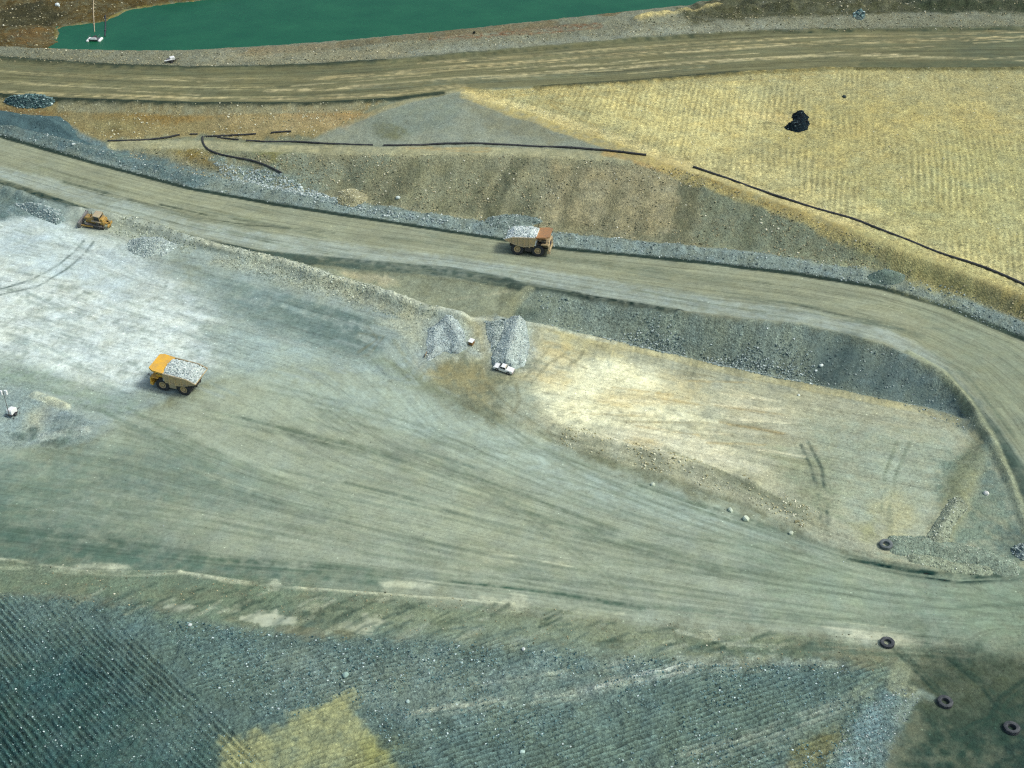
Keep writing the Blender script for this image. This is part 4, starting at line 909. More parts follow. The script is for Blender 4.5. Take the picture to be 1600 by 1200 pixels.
# ------------------------------------------------------------------ simple materials
def flat_mat(name, col, rough=.7, spec=.3, metal=0.0, dirt=None, dirt_amt=.5, scale=2.0, bump=0.0, var=.25):
    m, nt, b = new_mat(name)
    tc = nd(nt, 'ShaderNodeTexCoord').outputs['Object']
    n1 = noise_n(nt, tc, scale, 5, .65).outputs['Fac']
    base = (*col, 1)
    mx = nd(nt, 'ShaderNodeMix', data_type='RGBA')
    mx.inputs[6].default_value = base; mx.inputs[7].default_value = (*(dirt if dirt is not None else [c * (1 - var) for c in col]), 1)
    fac = math_n(nt, 'MULTIPLY', math_n(nt, 'SUBTRACT', n1, .38), 3.2 * dirt_amt)
    cl = nd(nt, 'ShaderNodeClamp'); nt.links.new(fac, cl.inputs[0]); nt.links.new(cl.outputs[0], mx.inputs[0])
    nt.links.new(mx.outputs[2], b.inputs['Base Color'])
    b.inputs['Roughness'].default_value = rough; b.inputs['Specular IOR Level'].default_value = spec; b.inputs['Metallic'].default_value = metal
    if bump:
        bp = nd(nt, 'ShaderNodeBump'); bp.inputs['Distance'].default_value = bump; bp.inputs['Strength'].default_value = .8
        nt.links.new(noise_n(nt, tc, scale * 4, 4).outputs['Fac'], bp.inputs['Height']); nt.links.new(bp.outputs[0], b.inputs['Normal'])
    return m
DUST = (.30, .29, .24)
M_YEL = flat_mat('truck_yellow', (.74, .44, .045), .5, .4, dirt=(.42, .30, .12), dirt_amt=.7, scale=.9)
M_DOZ = flat_mat('dozer_yellow', (.46, .30, .07), .6, .3, dirt=(.24, .20, .12), dirt_amt=.9, scale=1.2)
M_ORG = flat_mat('sunfaded_orange', (.44, .23, .09), .6, .3, dirt=(.30, .20, .11), dirt_amt=.9, scale=.8)
M_TAN = flat_mat('dusty_yellow_body', (.50, .40, .20), .7, .2, dirt=(.36, .31, .21), dirt_amt=.8, scale=1.2)
M_PALE = flat_mat('dusty_pale_yellow', (.46, .40, .24), .7, .2, dirt=(.34, .31, .24), dirt_amt=.8, scale=1.5)
M_RUB = flat_mat('tyre_rubber', (.028, .034, .04), .85, .2, dirt=(.085, .09, .085), dirt_amt=.7, scale=2.5)
M_RUBOLD = flat_mat('weathered_tyre_rubber', (.05, .06, .066), .9, .15, dirt=(.15, .165, .16), dirt_amt=.7, scale=1.8)
M_DARK = flat_mat('dark_steel', (.035, .036, .036), .6, .4, dirt=(.10, .095, .08), dirt_amt=.6, scale=2.0)
M_STEEL = flat_mat('worn_steel', (.20, .21, .21), .5, .5, metal=.4, dirt=(.16, .14, .11), dirt_amt=.6)
M_GLASS = flat_mat('dark_glass', (.012, .02, .025), .12, .5)
M_WHITE = flat_mat('white_paint', (.83, .88, .84), .4, .4, dirt=(.70, .73, .67), dirt_amt=.3, scale=1.0)
M_LAMP = flat_mat('lamp_glass', (.82, .88, .84), .3, .5)
M_PIPE = flat_mat('black_poly_pipe', (.024, .029, .032), .5, .4, dirt=(.10, .105, .095), dirt_amt=.6, scale=.6)
M_BROWN = flat_mat('brown_board', (.26, .15, .06), .8, .2, dirt=(.16, .10, .05), dirt_amt=.6)
M_RED = flat_mat('red_lens', (.4, .02, .02), .3, .5)

# stone: colour carried per stone, speckle from nodes
MS, nt, bs = new_mat('stone')
ac = nd(nt, 'ShaderNodeAttribute', attribute_name='stone').outputs['Color']
ps = nd(nt, 'ShaderNodeNewGeometry').outputs['Position']
nn_ = noise_n(nt, ps, 6.0, 4, .7).outputs['Fac']
nt.links.new(scale_col(nt, ac, math_n(nt, 'MULTIPLY_ADD', nn_, .7, .65)), bs.inputs['Base Color'])
bs.inputs['Roughness'].default_value = .9; bs.inputs['Specular IOR Level'].default_value = .2
PAL_GREY = [((214, 220, 218), .08), ((160, 168, 166), .3), ((124, 134, 132), .45), ((84, 94, 94), .17)]
PAL_WARM = [((222, 214, 192), .08), ((172, 158, 126), .35), ((140, 130, 104), .4), ((96, 92, 74), .17)]
PAL_BLUE = [((206, 218, 218), .07), ((128, 150, 152), .28), ((92, 118, 120), .45), ((56, 78, 84), .2)]
PAL_BANK = [((206, 208, 192), .2), ((168, 170, 152), .45), ((122, 126, 112), .35)]
PAL_CREAM = [((232, 226, 200), .3), ((188, 178, 142), .4), ((140, 130, 98), .3)]
PAL_PALE = [((212, 218, 218), .15), ((176, 184, 184), .5), ((132, 142, 144), .35)]
PAL_LOAD = [((226, 230, 228), .35), ((196, 202, 202), .45), ((150, 158, 160), .2)]
PAL_BLACK = [((22, 30, 38), .55), ((44, 54, 62), .35), ((90, 100, 104), .1)]

def _ico():
    bm = bmesh.new(); bmesh.ops.create_icosphere(bm, subdivisions=1, radius=1.0)
    v = np.array([x.co[:] for x in bm.verts]); f = np.array([[y.index for y in x.verts] for x in bm.faces]); bm.free(); return v, f
ICO_V, ICO_F = _ico()
CUBE_V = np.array([(-1, -1, -1), (1, -1, -1), (1, 1, -1), (-1, 1, -1), (-1, -1, 1), (1, -1, 1), (1, 1, 1), (-1, 1, 1)], float) * .72
CUBE_F = np.array([(0, 3, 2), (0, 2, 1), (4, 5, 6), (4, 6, 7), (0, 1, 5), (0, 5, 4), (1, 2, 6), (1, 6, 5), (2, 3, 7), (2, 7, 6), (3, 0, 4), (3, 4, 7)])
def rock_mesh(name, x, y, z, r, cols, big=False, flat=.7):
    V0, F0 = (ICO_V, ICO_F) if big else (CUBE_V, CUBE_F)
    n, k = len(x), len(V0)
    V = V0[None] * (1 + RNG.uniform(-.28, .28, (n, k, 3)))
    V *= RNG.uniform(.65, 1.25, (n, 1, 3)) * np.array([1, 1, flat])
    t = RNG.uniform(0, 6.283, n); a = RNG.uniform(-.5, .5, n)
    c, s = np.cos(t)[:, None], np.sin(t)[:, None]
    ca, sa = np.cos(a)[:, None], np.sin(a)[:, None]
    X, Y, Zz = V[..., 0], V[..., 1] * ca - V[..., 2] * sa, V[..., 1] * sa + V[..., 2] * ca
    co = np.stack([(X * c - Y * s) * r[:, None] + x[:, None], (X * s + Y * c) * r[:, None] + y[:, None], Zz * r[:, None] + z[:, None]], -1).reshape(-1, 3)
    F = (F0[None] + (np.arange(n) * k)[:, None, None]).reshape(-1, 3)
    me = mesh_from(name, co, F, MS, smooth=False)
    at = me.attributes.new('stone', 'FLOAT_COLOR', 'POINT')
    cc = np.repeat(np.hstack([cols, np.ones((n, 1))]), k, 0).astype(np.float32)
    at.data.foreach_set('color', cc.ravel())
    return me
def pick(pal, n, jit=.15):
    p = np.array([w for _, w in pal]); i = RNG.choice(len(pal), n, p=p / p.sum())
    c = np.array([alb(c) for c, _ in pal])[i] * (1 + RNG.uniform(-jit, jit, (n, 1)))
    return np.maximum(c * np.minimum(1, .8 / c.max(1))[:, None], .008)
def scatter(name, label, polys, count, rmin, rmax, pal, clump=.0, pwr=3.0, sink=.25, seed=0, weight=None, big=False):
    """loose stones on the ground: one mass"""
    xs, ys_ = [], []
    P_ = [np.asarray(p) for p in polys]
    areas = np.array([abs(np.sum(p[:, 0] * np.roll(p[:, 1], -1) - np.roll(p[:, 0], -1) * p[:, 1])) / 2 for p in P_])
    for p, a in zip(P_, areas):
        need = int(count * a / areas.sum()); got = 0; tries = 0
        while got < need and tries < 30:
            m = need * 6
            x = RNG.uniform(p[:, 0].min(), p[:, 0].max(), m); y = RNG.uniform(p[:, 1].min(), p[:, 1].max(), m)
            k = inside(p, x, y) & (np.abs(x) < 1.18 * halfw(y)) & (y < 455) & (y > 97)
            if clump: k &= (fbm(x / 6, y / 6, 90 + seed, 2) + .6 * vnoise(x / 1.7, y / 1.7, 95 + seed) + RNG.uniform(-.3, .3, m)) > clump - .3
            if weight is not None: k &= RNG.random(m) < weight(x, y)
            x, y = x[k][:need - got], y[k][:need - got]
            xs.append(x); ys_.append(y); got += len(x); tries += 1
    x, y = np.concatenate(xs), np.concatenate(ys_)
    r = (rmin + (rmax - rmin) * RNG.random(len(x)) ** (pwr + 1)) * .68
    me = rock_mesh(name, x, y, height(x, y) + r * (.5 - sink) * .8, r, pick(pal, len(x)), big)
    o = bpy.data.objects.new(name, me); COL.objects.link(o)
    return tag(o, label, 'rubble', kind='stuff')
def band(line, w):
    """strip polygon of half-width w metres about a surveyed line"""
    p = gpl(line); t = np.gradient(p, axis=0); t /= np.linalg.norm(t, axis=1)[:, None]; n = np.stack([-t[:, 1], t[:, 0]], -1)
    return np.vstack([p + n * w, (p - n * w)[::-1]])

_ex = gp(1290, 560)[0]
scatter('rubble', 'small broken rock strewn down the grey-brown slope under the pipe bench', [GP['slope']], 9000, .07, .36, PAL_WARM, clump=.3, pwr=3.5)
scatter('rubble', 'coarse grey rubble on the upper left half of the dark embankment', [gpl([(840, 460), (950, 476), (1100, 500), (1290, 520), (1270, 602), (1200, 588), (1100, 566), (1000, 543), (900, 520), (850, 508)])], 6000, .08, .38, PAL_GREY, clump=.3, pwr=3, weight=lambda x, y: np.clip((_ex - x) / 14, .03, 1) * np.clip((6.5 - height(x, y)) / 4.5, .12, 1))
scatter('rubble', 'sparse small stones on the smooth end of the dark embankment', [gpl([(1290, 520), (1400, 552), (1500, 620), (1530, 675), (1400, 628), (1270, 602)])], 700, .08, .3, PAL_GREY)
scatter('rubble', 'blue-grey stones on the long windrow above the curving haul road', [band([(x, y - 15) for x, y in pix(MF)[2:15]], 2.6)], 4000, .08, .38, PAL_GREY, pwr=3)
scatter('rubble', 'pale broken stone along the rough crest between yard and curving road', [band([(180, 350), (320, 385), (440, 418), (560, 458), (680, 494)], 3.2)], 2600, .08, .32, PAL_BANK, pwr=2.5, clump=.15)
scatter('rubble', 'stones on the bank between the pond and the top haul road', [band([(0, 82), (150, 90), (300, 94), (450, 88), (600, 80), (750, 62), (900, 50), (1050, 40), (1250, 36), (1600, 34)], 5)], 4200, .10, .4, PAL_WARM, pwr=3)
scatter('rubble', 'white and grey stones scattered over the furrowed ground beyond the dark corner', [gpl([(250, 965), (500, 995), (800, 1005), (1080, 1035), (1320, 1040), (1370, 1100), (1330, 1200), (640, 1200), (540, 1085), (440, 1130), (330, 1080)])], 12000, .05, .25, PAL_BLUE, pwr=3.5, clump=.25)
scatter('rubble', 'dark stones over the furrows in the dark lower corner', [gpl([(0, 930), (150, 940), (420, 1195), (0, 1195)])], 4500, .05, .2, PAL_BLUE, pwr=3.5)
scatter('rubble', 'broken cream rock along the low scarp on the near side of the tan bench', [band([(880, 676), (950, 696), (1050, 724), (1180, 764), (1270, 812)], 2.6)], 1100, .06, .32, PAL_CREAM, pwr=2.5, clump=.3)
scatter('rubble', 'stony spill of pale rock at the upper left end of the slope', [gpl([(330, 252), (430, 268), (560, 320), (700, 345), (690, 350), (560, 330), (420, 296), (350, 276)])], 2200, .10, .5, PAL_PALE, pwr=3)
scatter('rubble', 'small stones littering the brown ground below the top haul road', [GP['brown']], 2000, .07, .36, PAL_CREAM, pwr=3.5, clump=.25)
scatter('rubble', 'clods lying on the straw-yellow ripped field', [GP['field']], 4000, .06, .26, PAL_CREAM, pwr=3)
scatter('rubble', 'grey stones in the stony wedge beside the bottom tyres', [gpl([(1330, 1120), (1410, 1070), (1440, 1085), (1400, 1160), (1380, 1200), (1290, 1200)])], 1200, .05, .2, PAL_GREY, pwr=3)
scatter('rubble', 'small stones on the churned verge below the widest haul road', [band([(60, 905), (300, 930), (600, 955), (900, 985), (1200, 1015), (1380, 1025)], 4)], 900, .05, .22, PAL_WARM, pwr=3)
scatter('rubble', 'loose white stones sprinkled over the haul roads and yard', [GP['low'], GP['yard'], GP['bench']], 260, .05, .16, PAL_PALE, pwr=3)
scatter('rubble', 'dark and pale stones on the hummocks behind the top haul road', [gpl([(1000, 45), (1200, 28), (1600, 22), (1600, -5), (1300, 0), (1060, 14)]), gpl([(0, 72), (80, 74), (92, 60), (90, 42), (165, 33), (200, 12), (260, 2), (0, 2)])], 1800, .1, .5, PAL_WARM, pwr=3)

# ------------------------------------------------------------------ heaps
def heap(name, label, cat, h, col, poly=None, line=None, w=2.0, pal=PAL_GREY, rocks=300, rr=(.06, .25), par=(1.2, 0, 1.2), lump=.3, seed=0, edge=None, group=None, step=.22, sm=1.0):
    """a dumped pile on the ground: polygon (rises from its rim) or ridge along a line"""
    p = gpl(poly if poly is not None else line); pl_ = gpl(line) if line is not None else None
    pad = .8 if poly is not None else w + .6
    x = np.arange(p[:, 0].min() - pad, p[:, 0].max() + pad, step); y = np.arange(p[:, 1].min() - pad, p[:, 1].max() + pad, step)
    X, Y = np.meshgrid(x, y); fx, fy = X.ravel(), Y.ravel()
    if poly is not None:
        d, _, _ = seg_dist(np.vstack([p, p[:1]]), fx, fy); d = np.where(inside(p, fx, fy), d, -d)
        run = edge or (0.85 * d.max())
        t = d / run
    else:
        d, arc, _ = seg_dist(p, fx, fy); t = 1 - d / w
        t = t * (1 + .4 * vnoise(arc / 3, arc * 0, seed + 3))
    if poly is not None and pl_ is not None:
        d2, arc, _ = seg_dist(pl_, fx, fy); t = np.where(t > 0, np.maximum(np.minimum(t, .45), 1 - d2 / w), t)
    t = t + lump * (.35 * fbm(fx / 1.8, fy / 1.8, seed + 5, 2))
    tt = np.clip(t, 0, 1); pr = tt * (1 - sm) + sm * (tt * tt * (3 - 2 * tt) * .5 + tt * .5)
    z = height(fx, fy) + np.where(t > 0, pr * h + .08 * lump * fbm(fx / .7, fy / .7, seed + 8, 2) * 2 + .03, -.25)
    g = np.arange(len(fx)).reshape(X.shape)
    q = np.stack([g[:-1, :-1], g[:-1, 1:], g[1:, 1:], g[1:, :-1]], -1).reshape(-1, 4)
    q = q[(t[q] > 0).any(1)]
    used = np.unique(q); rm = np.zeros(len(fx), int); rm[used] = np.arange(len(used))
    me = mesh_from(name, np.stack([fx, fy, z], -1)[used], rm[q], MG)
    n = len(used)
    cc = np.ones((n, 4), np.float32); cc[:, :3] = alb(col) * (1 + .35 * fbm(fx[used] / 1.5, fy[used] / 1.5, seed + 2, 3))[:, None]
    at = me.attributes.new('soil', 'FLOAT_COLOR', 'POINT'); at.data.foreach_set('color', np.clip(cc, .005, 1).ravel())
    at = me.attributes.new('texture_mix', 'FLOAT_VECTOR', 'POINT'); at.data.foreach_set('vector', np.tile(np.array(par, np.float32), (n, 1)).ravel())
    at = me.attributes.new('wheel_path', 'FLOAT_VECTOR', 'POINT')
    o = bpy.data.objects.new(name, me); COL.objects.link(o); tag(o, label, cat, group)
    if rocks:
        cand = np.nonzero(t > .02)[0]; k = RNG.choice(cand, min(rocks, len(cand)), replace=False)
        r = rr[0] + (rr[1] - rr[0]) * RNG.random(len(k)) ** 3
        mr = rock_mesh('rubble', fx[k] + RNG.uniform(-.1, .1, len(k)), fy[k] + RNG.uniform(-.1, .1, len(k)), z[k] + r * .2, r, pick(pal, len(k)))
        ro = bpy.data.objects.new('rubble', mr); COL.objects.link(ro); ro.parent = o; ro['kind'] = 'stuff'
    return o
def ell(cx, cy, rx, ry, n=18, wob=.08):
    return [(cx + rx * (1 + wob * math.sin(3 * t + cx)) * math.cos(t), cy + ry * math.sin(t)) for t in np.linspace(0, 6.283, n + 1)[:-1]]
heap('rock_pile', 'coarse dark blue-grey rock pile beside the top haul road at its left end', 'rock pile', 1.9, (74, 90, 94), poly=ell(48, 160, 40, 10), pal=PAL_BLUE, rocks=900, rr=(.08, .32), seed=1, lump=.15)
heap('spoil_heap', 'smooth dark blue-grey heap rising beside the left end of the curving haul road', 'spoil heap', 2.2, (76, 94, 100), poly=[(-60, 160), (0, 172), (50, 180), (95, 182), (112, 196), (122, 214), (150, 228), (90, 214), (40, 202), (-60, 188)], pal=PAL_BLUE, rocks=250, rr=(.05, .2), edge=4.0, seed=2, par=(.6, 0, .8), lump=.1)
heap('gravel_pile', 'oval pile of pale broken stone on the yard behind the bulldozer', 'gravel pile', 1.5, (160, 168, 164), poly=ell(235, 386, 38, 16, wob=.14), pal=PAL_PALE, rocks=1300, rr=(.06, .2), seed=3, lump=.6)
heap('rock_pile', 'grey crushed-rock pile left of the white-topped box', 'rock pile', 1.6, (160, 168, 168), line=[(700, 506), (708, 522), (718, 542)], w=3.0, poly=[(667, 512), (690, 505), (705, 500), (716, 504), (724, 518), (730, 544), (716, 552), (692, 552), (668, 566), (668, 540)], pal=PAL_PALE, rocks=900, rr=(.05, .16), seed=4, lump=.5)
heap('rock_pile', 'long grey rock tongue dumped downhill behind the white pickup', 'rock pile', 2.1, (166, 174, 172), line=[(812, 504), (806, 525), (798, 550), (792, 570)], w=3.4, poly=[(782, 502), (800, 502), (822, 512), (828, 540), (822, 572), (800, 578), (772, 572), (768, 558), (782, 530)], pal=PAL_PALE, rocks=1000, rr=(.05, .16), seed=5, lump=.4)
heap('rock_pile', 'flatter grey rock fan between the white-topped box and the long rock tongue', 'rock pile', .7, (150, 158, 158), poly=[(757, 502), (790, 500), (796, 512), (780, 540), (768, 556), (766, 540), (760, 522)], pal=PAL_GREY, rocks=450, rr=(.06, .2), seed=6, lump=.4)
heap('spoil_heap', 'rounded grey-green mound on the windrow below the ripped field', 'spoil heap', 1.6, (104, 116, 108), poly=ell(1386, 434, 30, 12), pal=PAL_GREY, rocks=150, rr=(.05, .18), seed=7, par=(.6, 0, .8))
heap('spoil_heap', 'small tan mound at the foot of the rubble slope', 'spoil heap', 1.6, (150, 142, 114), poly=ell(548, 309, 25, 15), pal=PAL_CREAM, rocks=300, rr=(.06, .22), seed=8)
heap('windrow', 'curved windrow of rubble beside the single tyre on the tan bench', 'windrow', .85, (126, 136, 122), line=[(1405, 852), (1440, 853), (1475, 862), (1510, 868), (1545, 876), (1572, 887)], w=2.3, pal=PAL_BANK, rocks=450, rr=(.04, .14), seed=9, lump=.5)
heap('windrow', 'short lower lip of pale spoil at the road edge near the single tyre', 'windrow', .5, (140, 146, 126), line=[(1430, 873), (1452, 876), (1475, 882), (1505, 889), (1540, 890)], w=1.3, pal=PAL_BANK, rocks=200, rr=(.04, .14), seed=10, lump=.6)
heap('rubble_ridge', 'narrow rubble ridge running up the right end of the tan bench', 'rubble ridge', .6, (134, 138, 120), line=[(1462, 850), (1472, 826), (1484, 806), (1498, 788)], w=1.6, pal=PAL_BANK, rocks=260, rr=(.05, .2), seed=12, lump=.7)
heap('rock_pile', 'grey rock pile cut off by the right edge above the road bend', 'rock pile', 1.2, (116, 124, 128), poly=ell(1606, 862, 26, 14), pal=PAL_GREY, rocks=350, rr=(.06, .26), seed=13)
heap('black_heap', 'small jet-black curved heap alone on the straw-yellow ripped field', 'heap', 1.6, (26, 36, 46), poly=[(1239, 178), (1249, 176), (1258, 178), (1263.5, 185), (1264, 195), (1262, 202), (1254, 205), (1246, 207), (1234, 205), (1224, 199), (1236, 194), (1239, 189), (1238, 184)], edge=1.7, pal=PAL_BLACK, rocks=900, rr=(.06, .22), seed=14, lump=.8, par=(.8, 0, 1.4))
heap('rock_pile', 'low grey rock scatter beyond the top haul road at upper right', 'rock pile', .8, (92, 98, 96), poly=ell(1343, 24, 10, 8), pal=PAL_BLUE, rocks=160, rr=(.1, .4), seed=15)
heap('spoil_heap', 'dusty grey heap at the yard corner left of the bulldozer', 'spoil heap', 1.6, (118, 132, 134), poly=[(20, 318), (60, 318), (95, 328), (104, 345), (88, 352), (50, 336)], pal=PAL_PALE, rocks=500, rr=(.06, .24), seed=16)
heap('rock_pile', 'blue-grey rock pile on the windrow behind the orange-canopied haul truck', 'rock pile', 1.0, (114, 124, 120), poly=ell(800, 346, 46, 11), pal=PAL_GREY, rocks=400, rr=(.06, .22), seed=17)

# ------------------------------------------------------------------ single boulders
def boulder(px, py, r, col, label, group=None, name='boulder'):
    p = gp(px, py)
    bm = bmesh.new(); bmesh.ops.create_icosphere(bm, subdivisions=2, radius=r)
    sx_, sy_ = random.uniform(.85, 1.2), random.uniform(.7, 1.0)
    for v_ in bm.verts:
        k = 1 + .34 * (fbm(np.array([v_.co.x * 1.6 / r + px]), np.array([v_.co.y * 1.6 / r + v_.co.z * 2.1 / r]), int(px), 2)[0])
        v_.co = Vector((v_.co.x * sx_ * k, v_.co.y * sy_ * k, v_.co.z * .78 * k))
    me = bpy.data.meshes.new(name); bm.to_mesh(me); bm.free(); me.materials.append(MS)
    at = me.attributes.new('stone', 'FLOAT_COLOR', 'POINT'); at.data.foreach_set('color', np.tile(np.append(alb(col) * min(1, .78 / alb(col).max()), 1).astype(np.float32), (len(me.vertices), 1)).ravel())
    o = bpy.data.objects.new(name, me); COL.objects.link(o)
    o.location = (p[0], p[1], p[2] + r * .35); o.rotation_euler = (0, 0, random.uniform(0, 6))
    return tag(o, label, 'boulder', group)
boulder(1541, 772, .5, (236, 238, 226), 'lone white boulder on grey ground at the right end of the tan bench')
boulder(1283, 572, .42, (220, 226, 222), 'pale boulder standing out on the dark embankment')
boulder(1020, 758, .45, (190, 196, 178), 'pale lump of soil farthest up the widest road beside the tan bench')
boulder(1141, 798, .5, (196, 202, 184), 'smaller of two neighbouring pale lumps on the near edge of the bench road')
boulder(1165, 812, .62, (196, 202, 184), 'larger of two neighbouring pale lumps at the widest road edge')
boulder(1236, 834, .45, (190, 194, 174), 'pale lump at the road edge closest to the single bench tyre')
boulder(540, 1056, .48, (146, 168, 162), 'greenish boulder above the yellow patch in the furrows')
boulder(818, 1015, .32, (232, 236, 230), 'bright white stone at the top of the furrowed ground', name='stone')
boulder(297, 977, .3, (228, 234, 232), 'white stone among the furrows below the pale wet patches', name='stone')
boulder(637, 1097, .32, (168, 186, 182), 'grey-green stone right of the yellow furrowed patch', name='stone')
boulder(816, 1176, .36, (176, 196, 190), 'pale stone in the furrows at the bottom middle', name='stone')
boulder(262, 97, .4, (204, 200, 184), 'pale stone on the pond bank beside the small white trailer', name='stone')
boulder(1319, 152, .5, (66, 72, 74), 'small dark rock on the yellow field right of the black heap', name='stone')
boulder(1390, 230, .35, (182, 168, 132), 'light clod on the yellow field below and right of the black heap', name='stone')
boulder(741, 52, .5, (34, 34, 30), 'dark rock on the pond bank near the rusty streak', name='stone')
boulder(90, 9, .8, (214, 220, 222), 'white block on the brown far shore of the pond', name='block')
boulder(622, 310, .5, (204, 210, 206), 'white rock at the foot of the slope left of the orange-canopied haul truck', name='stone')
boulder(470, 294, .5, (196, 204, 204), 'pale rock in the stony spill below the hooked pipe', name='stone')
boulder(115, 226, .4, (206, 212, 212), 'white rock on the windrow beside the dark heap', name='stone')
boulder(1248, 618, .25, (226, 230, 222), 'small white stone on the tan bench rim', name='stone')
# ------------------------------------------------------------------ wheels
def tyre_prof(ro, ri, w):
    h = w / 2
    return [(ri, -h * .8), (ri + (ro - ri) * .35, -h), (ro * .93, -h * .98), (ro, -h * .82), (ro, h * .82), (ro * .93, h * .98), (ri + (ro - ri) * .35, h), (ri, h * .8)]
def tyre_mesh(name, ro, ri, w, mat, lugs=24, seg=36):
    m = MB(); m.lathe(tyre_prof(ro, ri, w), seg)
    for k in range(lugs):
        for sgn in (-1, 1):
            t = 2 * math.pi * (k + (.5 if sgn > 0 else 0)) / lugs
            M = Matrix.Rotation(-t, 4, 'Y') @ Matrix.Translation((ro, sgn * w * .23, 0)) @ Matrix.Rotation(sgn * .35, 4, 'X')
            m.box(-ro * .01, ro * .035, -w * .2, w * .2, -ro * .07, ro * .07, M)
    return m.mesh(name, mat, True)
def rim_mesh(name, ri, w, mat):
    m = MB(); s = ri / .72
    m.lathe([(ri * 1.0, w * .40), (ri * 1.02, w * .46), (ri * .86, w * .46), (ri * .80, w * .20), (ri * .45, w * .14), (ri * .40, w * .40), (ri * .10, w * .44), (ri * .10, -w * .2), (ri * 1.0, -w * .3)], 24)
    for k in range(10):
        t = 2 * math.pi * k / 10
        M = Matrix.Translation((ri * .62 * math.cos(t), w * .18, ri * .62 * math.sin(t)))
        m.box(-.04 * s, .04 * s, 0, .06 * s, -.04 * s, .04 * s, M)
    return m.mesh(name, mat, True)
def put_mesh(name, me, parent, M=None):
    o = bpy.data.objects.new(name, me); COL.objects.link(o); o.parent = parent
    if M is not None: o.matrix_local = M
    return o
T_ME, R_ME = tyre_mesh('tyre', 1.36, .72, .78, M_RUB), rim_mesh('rim', .72, .78, M_TAN)
def add_wheel(parent, x, y, z, out, tm=None, rm=None):
    e = put_mesh('wheel', tm or T_ME, parent, Matrix.Translation((x, y, z)) @ Matrix.Rotation(0 if out > 0 else math.pi, 4, 'Z'))
    put_mesh('rim', rm or R_ME, e)
    return e

